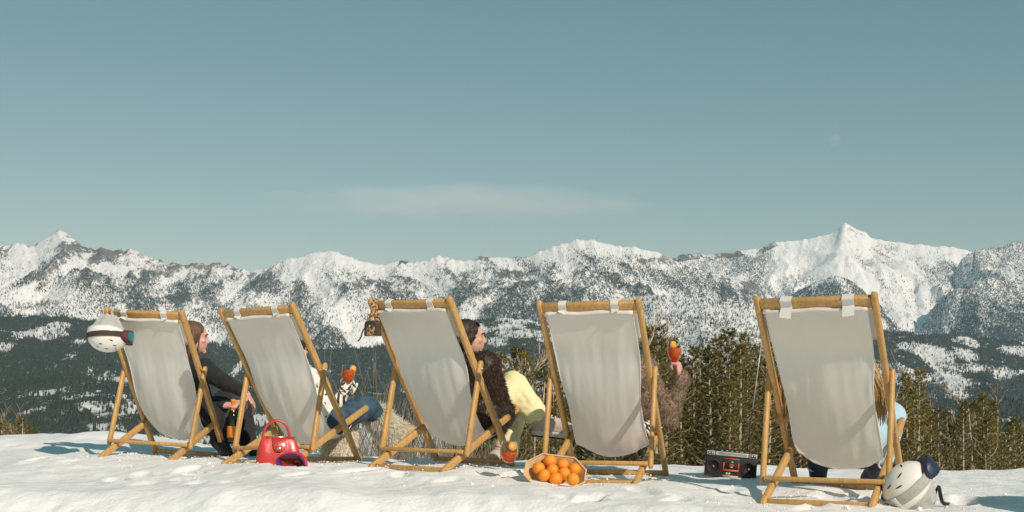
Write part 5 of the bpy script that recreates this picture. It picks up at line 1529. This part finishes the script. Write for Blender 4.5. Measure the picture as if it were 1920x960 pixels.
# ------------------------------------------------------------------ handbag, goggles
def red_handbag():
    g = on_ground(521, 7.66)
    M = Matrix.Translation(g + Vector((0, 0, -.004))) @ Matrix.Rotation(math.radians(14), 4, 'Z') @ Matrix.Rotation(math.radians(2), 4, 'Y')
    t = thing('handbag', 'glossy red leather handbag with arched handle on the snow', 'handbag', matrix=M)
    m = MB()
    lev = [(0, .252, .112), (.006, .268, .124), (.03, .272, .126), (.08, .258, .108), (.125, .238, .078), (.150, .226, .058), (.160, .220, .046)]
    vs, fs = [], []; k = 28
    for z, w, d in lev:
        for a in range(k):
            th = 2 * math.pi * a / k; cx, sy = math.cos(th), math.sin(th)
            e = .38
            x = math.copysign(abs(cx) ** e, cx) * w / 2; y = math.copysign(abs(sy) ** e, sy) * d / 2
            # pinched gussets at the ends
            x -= math.copysign(.016 * math.exp(-(y / .016) ** 2) * (abs(cx) > .9), cx)
            vs.append((x, y + .004 * math.sin(x * 30 + z * 20), z + .006 * (1 - (x / (w / 2)) ** 2) * (z > .14)))
    for i in range(len(lev) - 1):
        for q in range(k):
            r = (q + 1) % k; fs.append((i * k + q, i * k + r, (i + 1) * k + r, (i + 1) * k + q))
    fs.append(tuple(range(k - 1, -1, -1))); fs.append(tuple((len(lev) - 1) * k + q for q in range(k)))
    m.add((vs, fs)); m.build('bag_body', M_RED_LEATHER, t)
    for sy in (-1, 1):
        m = MB()
        pts = [Vector((math.cos(a) * .083 + (-.016), sy * .022, .158 + math.sin(a) * .112)) for a in np.linspace(math.pi, 0, 21)]
        pts = [Vector((-.099, sy * .027, .125))] + pts + [Vector((.067, sy * .027, .125))]
        m.add(tube(pts, .0075, 8, Vector((0, 1, 0)))); m.build('handle', M_RED_LEATHER, t)
        for x in (-.099, .067):
            m = MB(); m.add(sweep([(x, sy * .030, .098), (x, sy * .026, .142)], rounded_rect(.016, .006, .002), Vector((1, 0, 0)))); m.build('handle_tab', M_RED_DARK, t)
    # clasp tongue over the front
    m = MB(); pth = [Vector((.0, .010, .166)), Vector((0, -.022, .166)), Vector((0, -.036, .150)), Vector((0, -.050, .120)), Vector((0, -.0585, .092)), Vector((0, -.0615, .078))]
    m.add(sweep(pth, rounded_rect(.004, .080, .002), Vector((0, -1, .3)), [1, 1, 1, (1, .96), (1, .75), (1, .35)])); tg = m.build('clasp_tongue', M_RED_LEATHER, t)
    m = MB(); m.add(ellipsoid((0, -.0615, .100), (.016, .005, .011), Matrix.Rotation(-.35, 3, 'X'), 16, 8)); lk = m.build('turn_lock', M_GOLD, tg)
    m = MB(); m.add(box((0, -.068, .100), (.004, .005, .012))); m.build('lock_bar', M_RED_DARK, lk)
    m = MB(); m.add(sweep([(-.105, 0, .1665), (.105, 0, .1665)], rounded_rect(.008, .012, .003), Vector((0, 0, 1)))); m.build('frame_bar', M_GOLD, t)
    for x in (-.10, .10):
        for y in (-.042, .042):
            m = MB(); m.add(lathe([(.007, -.005), (.006, .002), (.001, .003)], 8, Matrix.Translation((x, y, 0)))); m.build('foot_stud', M_GOLD, t)
red_handbag()

def goggle_parts(t, frame_m, foam_m, lens_m, strap_m, w=.085, h=.045, strap=True):
    """ski goggles in their own frame: +Y forward, X sideways"""
    n = 28
    outl = []
    for i in range(n):
        a = 2 * math.pi * i / n; c, s = math.cos(a), math.sin(a)
        x = math.copysign(abs(c) ** .75, c) * w; z = math.copysign(abs(s) ** .75, s) * h
        if s < 0: z += .020 * math.exp(-(x / .020) ** 2)          # nose notch
        outl.append((x, z))
    def y_of(x): return -.55 * x * x / w
    def ring(f, dy): return [Vector((x * f, y_of(x * f) + dy, z * f)) for x, z in outl]
    def skin(rs, close=True):
        m = MB()
        for a, b in zip(rs, rs[1:]):
            for i in range(n):
                k = (i + 1) % n; m.add(([a[i], a[k], b[k], b[i]], [(0, 1, 2, 3)]))
        return m
    fr = skin([ring(.86, .004), ring(.90, .010), ring(1.0, .006), ring(1.02, -.004), ring(.98, -.018), ring(.92, -.020)]); fr.build('frame', frame_m, t)
    skin([ring(.97, -.018), ring(.98, -.034), ring(.88, -.036), ring(.86, -.016)]).build('foam', foam_m, t)
    m = MB(); m.add((ring(.0, .012) + ring(.88, .005), [(i, n + i, n + (i + 1) % n) for i in range(n)])); 
    m2 = skin([ring(.02, .014), ring(.45, .013), ring(.75, .010), ring(.89, .005)]); m2.build('lens', lens_m, t)

def red_goggles():
    g = on_ground(556, 7.46)
    M = Matrix.Translation(g + Vector((0, 0, .040))) @ Matrix.Rotation(math.radians(-14), 4, 'Z') @ Matrix.Rotation(math.radians(10), 4, 'Y') @ Matrix.Rotation(math.radians(22), 4, 'X')
    t = thing('ski_goggles', 'red ski goggles with purple padding lying before the handbag', 'goggles', matrix=M)
    goggle_parts(t, M_RED_PLASTIC, M_PURPLE, M_AMBER_LENS, M_RED_DARK, .098, .050)
    m = MB(); m.add(sweep([Vector((.084, -.03, 0)), Vector((.088, -.05, -.012)), Vector((.06, -.055, -.034)), Vector((0, -.03, -.040)), Vector((-.06, -.055, -.034)), Vector((-.088, -.05, -.012)), Vector((-.084, -.03, 0))], rounded_rect(.030, .003, .001), Vector((0, .3, 1)))); m.build('strap', M_RED_DARK, t)
red_goggles()

# ------------------------------------------------------------------ helmets
def helmet(label, M, strap_m, lens_m, frame_m, vents, hang=None, extra=None, strap_w=.038):
    t = thing('ski_helmet', label, 'helmet', matrix=M)
    rx, ry, rz = .112, .135, .118
    def sp(th, ph, f=1.0):                                # th from the crown, ph from the front (+Y) towards +X
        return Vector((rx * f * math.sin(th) * math.sin(ph), ry * f * math.sin(th) * math.cos(ph), rz * f * math.cos(th)))
    nu, nv = 40, 16
    def rim(ph):                                          # lower at the ears and the nape
        return math.radians(96 + 16 * math.sin(ph) ** 2 + (12 if math.cos(ph) < 0 else 0) * math.cos(ph) ** 2)
    m = MB(); vs, fs = [], []
    for f in (1.0, .955):
        for j in range(nv + 1):
            for i in range(nu):
                ph = 2 * math.pi * i / nu; th = rim(ph) * j / nv
                vs.append(sp(max(th, .002), ph, f + (.012 * math.exp(-((j - nv) / 1.2) ** 2) if f == 1.0 else 0)))
    N1 = (nv + 1) * nu
    for j in range(nv):
        for i in range(nu):
            k = (i + 1) % nu
            fs.append((j * nu + i, (j + 1) * nu + i, (j + 1) * nu + k, j * nu + k)); fs.append((N1 + j * nu + i, N1 + j * nu + k, N1 + (j + 1) * nu + k, N1 + (j + 1) * nu + i))
    for i in range(nu):
        k = (i + 1) % nu; fs.append((nv * nu + i, N1 + nv * nu + i, N1 + nv * nu + k, nv * nu + k))
    m.add((vs, fs)); sh = m.build('shell', M_HELMET, t)
    ln = MB(); vs, fs = [], []
    for j in range(nv + 1):
        for i in range(nu):
            ph = 2 * math.pi * i / nu; vs.append(sp(max(rim(ph) * 1.01 * j / nv, .002), ph, .94 - .02 * (j > nv - 2)))
    for j in range(nv):
        for i in range(nu):
            k = (i + 1) % nu; fs.append((j * nu + i, j * nu + k, (j + 1) * nu + k, (j + 1) * nu + i))
    ln.add((vs, fs)); ln.build('lining', M_HELMET_GREY, t)
    for (th, ph, L, w, rot) in vents:
        c = sp(math.radians(th), math.radians(ph), 1.004); nrm = Vector((c.x / rx ** 2, c.y / ry ** 2, c.z / rz ** 2)).normalized()
        A = axes(nrm, Vector((0, 0, 1)) if abs(nrm.z) < .95 else Vector((0, 1, 0)))
        R = Matrix.Rotation(math.radians(rot), 3, 'Y')
        v = MB(); v.add(ellipsoid(c, (L, .0025, w), A @ R, 14, 8)); v.build('vent', M_VENT, sh)
    # goggle strap round the shell, goggles in front
    def band(th, ph): return sp(math.radians(th), ph, 1.02)
    path, ups = [], []
    for a in np.linspace(math.radians(42), math.radians(318), 40):
        c = band(84 + 6 * math.cos(a), a); path.append(c); ups.append(Vector((0, 0, 1)))
    st = MB(); st.add(sweep(path, rounded_rect(strap_w, .003, .001), ups)); gs = st.build('goggle_strap', strap_m, t)
    cl = path[13]; b = MB(); b.add(sweep([path[12] * 1.01, path[13] * 1.012, path[14] * 1.01], rounded_rect(strap_w + .004, .004, .001), Vector((0, 0, 1)), [.98, 1, .98])); b.build('strap_slider', M_SILVER, gs)
    ge = bpy.data.objects.new('goggles', None); COL.objects.link(ge); ge.parent = t; ge.location = (0, .160, .006)
    goggle_parts(ge, frame_m, M_MAROON, lens_m, strap_m, .088, .046)
    for sx in (-1, 1):                                    # soft ear flaps that narrow towards the chin strap
        p = MB(); n1, n2 = 16, 9
        for lay in (0, 1):
            vs = []
            for j in range(n2):
                f = j / (n2 - 1); z = -.012 - .118 * f
                for i in range(n1):
                    ph = math.radians(28 + (124 * (i / (n1 - 1)))) ; ph = math.radians(90) + (ph - math.radians(90)) * (1 - .45 * f)
                    k = (.95 - .36 * f ** 1.4) - lay * (.05 + .10 * math.sin(math.pi * f) * math.sin(math.pi * i / (n1 - 1)))
                    vs.append(Vector((sx * rx * k * math.sin(ph), ry * k * math.cos(ph), z + .006 * math.sin(i * 1.1))))
            p.add((vs, [(j * n1 + i, j * n1 + i + 1, (j + 1) * n1 + i + 1, (j + 1) * n1 + i) for j in range(n2 - 1) for i in range(n1 - 1)]))
        p.build('ear_flap', M_HELMET_GREY, t)
    if hang: 
        m = MB(); m.add(sweep(hang, rounded_rect(.018, .003, .001), Vector((0, 1, .2)))); m.build('chin_strap', extra or M_HELMET_GREY, t)
    return t

vents1 = [(62, 285, .015, .0034, -12), (46, 250, .013, .0030, -10), (46, 305, .013, .0030, 10), (34, 225, .012, .0028, 20), (34, 325, .012, .0028, -20), (26, 275, .013, .0028, 0)]
hc1 = at(202, 628, 8.30)
M1 = Matrix.Translation(hc1) @ axes((.95, .26, -.10), (-.06, -.22, -.96)).to_4x4()
tl = rail_pt(.03) + Vector((-HW + .045, 0, 0)); tlw = CM[0] @ tl
inv = M1.inverted()
hangp = [Vector((.065, -.005, -.125)), inv @ (hc1.lerp(tlw, .55) + Vector((.02, -.05, .02))), inv @ (tlw + Vector((0, -.035, -.02))), inv @ (tlw + Vector((0, -.012, .032))), inv @ (tlw + Vector((0, .028, .02))), inv @ (tlw + Vector((-.01, .03, -.05))), Vector((-.065, -.005, -.125))]
hangp = [Vector(p) for p in spline(hangp, 26)]
helmet('white ski helmet with teal goggles hanging upside down from a chair corner', M1, M_STRAP_BROWN, M_TEAL_LENS, M_MAROON, vents1, hangp)
vents5 = [(34, 80, .018, .0038, 10), (54, 105, .018, .0038, -10), (40, 135, .017, .0036, 20), (24, 20, .015, .0034, 20)]
g5 = on_ground(1704, 5.98)
M5 = Matrix.Translation(g5 + Vector((0, 0, .098))) @ axes((.60, -.16, .66), (-.70, -.10, .66)).to_4x4()
tail = [Vector((.09, -.04, -.11)), Vector((.06, -.06, -.16)), Vector((.03, -.02, -.20)), Vector((.03, .05, -.215))]
inv5 = M5.inverted()
gp = lambda dx, dy, h: inv5 @ (g5 + Vector((dx, dy, h + (gz(g5.x + dx, g5.y + dy) - g5.z))))
tail = [Vector((.065, .02, -.12)), gp(.135, -.02, .10), gp(.150, -.03, .03), gp(.165, -.03, .012), gp(.19, -.02, .010)]
helmet('white ski helmet with navy goggles lying on the snow beside the nearest chair', M5, M_STRAP_GREY, M_NAVY, M_NAVY, vents5, [Vector(p) for p in spline(tail, 18)], M_BLACK_PLASTIC, .052)

# ------------------------------------------------------------------ leopard bag on the middle chair
def leopard_bag():
    tl = CM[2] @ (rail_pt(.03) + Vector((-HW + .02, 0, 0)))
    c = at(699, 613, 7.40)
    M = Matrix.Translation(c) @ Matrix.Rotation(math.radians(-32), 4, 'Z')
    t = thing('small_handbag', 'small leopard print bag hanging by its scarf from the middle chair corner', 'handbag', matrix=M)
    m = MB(); m.add(round_box((0, 0, -.055), (.088, .048, .085), .012, .86)); m.build('bag_body', M_LEOPARD, t)
    for sx in (-1, 1):
        m = MB(); m.add(round_box((sx * .042, 0, -.056), (.010, .052, .082), .004, .9)); m.build('side_panel', M_BAGDARK, t)
    m = MB(); m.add(sweep([(0, -.030, .004), (0, -.020, .030), (0, 0, .036), (0, .020, .030), (0, .028, .008)], rounded_rect(.006, .082, .002), Vector((0, 0, 1)))); fl = m.build('flap', M_BAGDARK, t)
    m = MB(); m.add(ellipsoid((0, -.033, .004), (.007, .003, .007))); m.build('clasp', M_GOLD, fl)
    inv = M.inverted(); L = lambda p: inv @ p
    for k, dx in enumerate((-.014, .014)):
        pts = [Vector((-.036 + k * .072, 0, .022)), L(tl + Vector((dx, -.030, -.055))), L(tl + Vector((dx * .6, -.032, -.01))), L(tl + Vector((dx * .5, -.008, .034))), L(tl + Vector((dx * .5, .03, .01))), L(tl + Vector((dx, .03, -.05)))]
        m = MB(); m.add(sweep([Vector(p) for p in spline(pts, 24)], rounded_rect(.026, .008, .003), Vector((1, .2, 0)))); m.build('scarf_strap', M_LEOPARD, t)
    pts = [Vector((-.044, 0, .01)), Vector((-.075, .0, -.02)), Vector((-.095, 0, -.065)), Vector((-.115, 0, -.085))]
    m = MB(); m.add(sweep([Vector(p) for p in spline(pts, 14)], rounded_rect(.010, .004, .001), Vector((0, 1, 0)))); m.build('loose_strap', M_BAGDARK, t)
leopard_bag()

# ------------------------------------------------------------------ boombox
def boombox():
    g = on_ground(1368, 7.42)
    M = Matrix.Translation(g + Vector((0, 0, -.006))) @ Matrix.Rotation(math.radians(-7), 4, 'Z') @ Matrix.Rotation(math.radians(5.2), 4, 'Y') @ Matrix.Rotation(math.radians(-4), 4, 'X')
    t = thing('boombox', 'black cassette boombox with tall aerial standing on the snow', 'boombox', matrix=M)
    W, H, D = .308, .158, .085; fy = -D / 2
    m = MB(); m.add(round_box((0, 0, 0), (W, D, H), .006)); m.build('case', M_BLACK_PLASTIC, t)
    for sx in (-1, 1):
        c = Vector((sx * .105, fy - .0005, .060))
        R = Matrix.Translation(c) @ Matrix.Rotation(math.radians(90), 4, 'X')
        m = MB(); m.add(lathe([(.042, 0), (.044, .004), (.041, .005), (.038, .002)], 32, R)); sp = m.build('speaker', M_BLACK_PLASTIC, t)
        m = MB(); m.add(lathe([(.038, .002), (.030, .0015), (.016, .0012), (.012, .002), (.010, .006), (.0005, .008)], 32, R)); m.build('speaker_cone', M_VENT, sp)
        m = MB(); m.add(lathe([(.0395, .0045), (.0385, .0058), (.0375, .0045)], 32, R)); m.build('speaker_ring', M_STRAP_BROWN, sp)
        m = MB(); m.add(lathe([(.005, .006), (.004, .0085), (.0005, .0095)], 16, R)); m.build('dust_cap', M_STRAP_GREY, sp)
        m = MB(); m.add(round_box((sx * .126, fy - .002, .128), (.046, .006, .024), .002)); tw = m.build('tweeter', M_SILVER, t)
        m = MB(); m.add(round_box((sx * .126, fy - .0045, .1325), (.034, .005, .015), .002)); m.build('tweeter_grille', M_BLACK_PLASTIC, tw)
        for k in (-1, 1):
            m = MB(); m.add(lathe([(.0055, 0), (.0055, .003), (.0005, .0035)], 12, Matrix.Translation((sx * .126 + k * .008, fy - .0068, .140)) @ Matrix.Rotation(math.radians(90), 4, 'X'))); m.build('tweeter_horn', M_SILVER, tw)
    m = MB(); m.add(round_box((0, fy - .002, .128), (.196, .006, .024), .002)); tp = m.build('tuner_panel', M_SILVER, t)
    for k in range(4):
        m = MB(); m.add(box((0 if k else -.045, fy - .0055, .1335 + .0042 * k), (.17 if k else .05, .0006, .0010))); m.build('tuner_line', M_BLACK_PLASTIC, tp)
    m = MB(); m.add(box((-.055, fy - .0056, .1455), (.012, .0008, .005))); m.build('tuner_window', M_ORANGE_TRIM, tp)
    # cassette door with orange frame
    m = MB(); m.add(round_box((0, fy - .001, .034), (.098, .006, .078), .003)); cd = m.build('cassette_door', M_BLACK_PLASTIC, t)
    for c, s in (((0, fy - .0052, .113), (.094, .002, .005)), ((0, fy - .0052, .043), (.094, .002, .010)), ((-.0445, fy - .0051, .068), (.006, .002, .042)), ((.0445, fy - .0051, .068), (.006, .002, .042))):
        m = MB(); m.add(box(c, s)); m.build('orange_trim', M_ORANGE_TRIM, cd)
    m = MB(); m.add(box((0, fy - .0050, .072), (.066, .002, .030))); m.build('cassette_window', M_VENT, cd)
    for k, (z, w, mt) in enumerate(((.080, .022, M_ORANGE_TRIM), (.071, .028, M_ORANGE_TRIM), (.063, .018, M_SILVER), (.094, .018, M_SILVER))):
        m = MB(); m.add(box((.001 * k, fy - .0062, z), (w, .0012, .005))); m.build('cassette_mark', mt, cd)
    for k in range(6):
        m = MB(); m.add(round_box((-.038 + .0152 * k, fy - .003, .018), (.012, .010, .012), .002)); m.build('key', M_SILVER if k in (1, 2) else M_BLACK_PLASTIC, t)
    m = MB(); m.add(box((0, fy - .002, .008), (.094, .004, .012))); m.build('key_panel', M_STRAP_GREY, t)
    m = MB(); m.add(sweep([Vector(p) for p in spline([(-.145, .0, .118), (-.145, 0, .158), (-.13, 0, .166), (0, 0, .167), (.13, 0, .166), (.145, 0, .158), (.145, 0, .118)], 30)], rounded_rect(.012, .007, .002), Vector((0, 1, 0)))); m.build('carry_handle', M_BLACK_PLASTIC, t)
    for k in range(5):
        m = MB(); m.add(round_box((-.06 + .03 * k, -.02, H - .001), (.014, .008, .005), .0015)); m.build('top_button', M_SILVER, t)
    a = M.inverted() @ at(1401, 846, 7.44); b = M.inverted() @ at(1428, 640, 7.46)
    m = MB(); p0 = a
    m.add(tube([a, a.lerp(b, .38)], [.0040, .0036], 8)); an = m.build('aerial', M_BLACK_PLASTIC, t)
    m = MB(); m.add(tube([a.lerp(b, .38), a.lerp(b, .7), b], [.0030, .0026, .0020], 8)); m.add(ellipsoid(b, (.004, .004, .004))); m.build('aerial_rod', M_SILVER, an)
boombox()
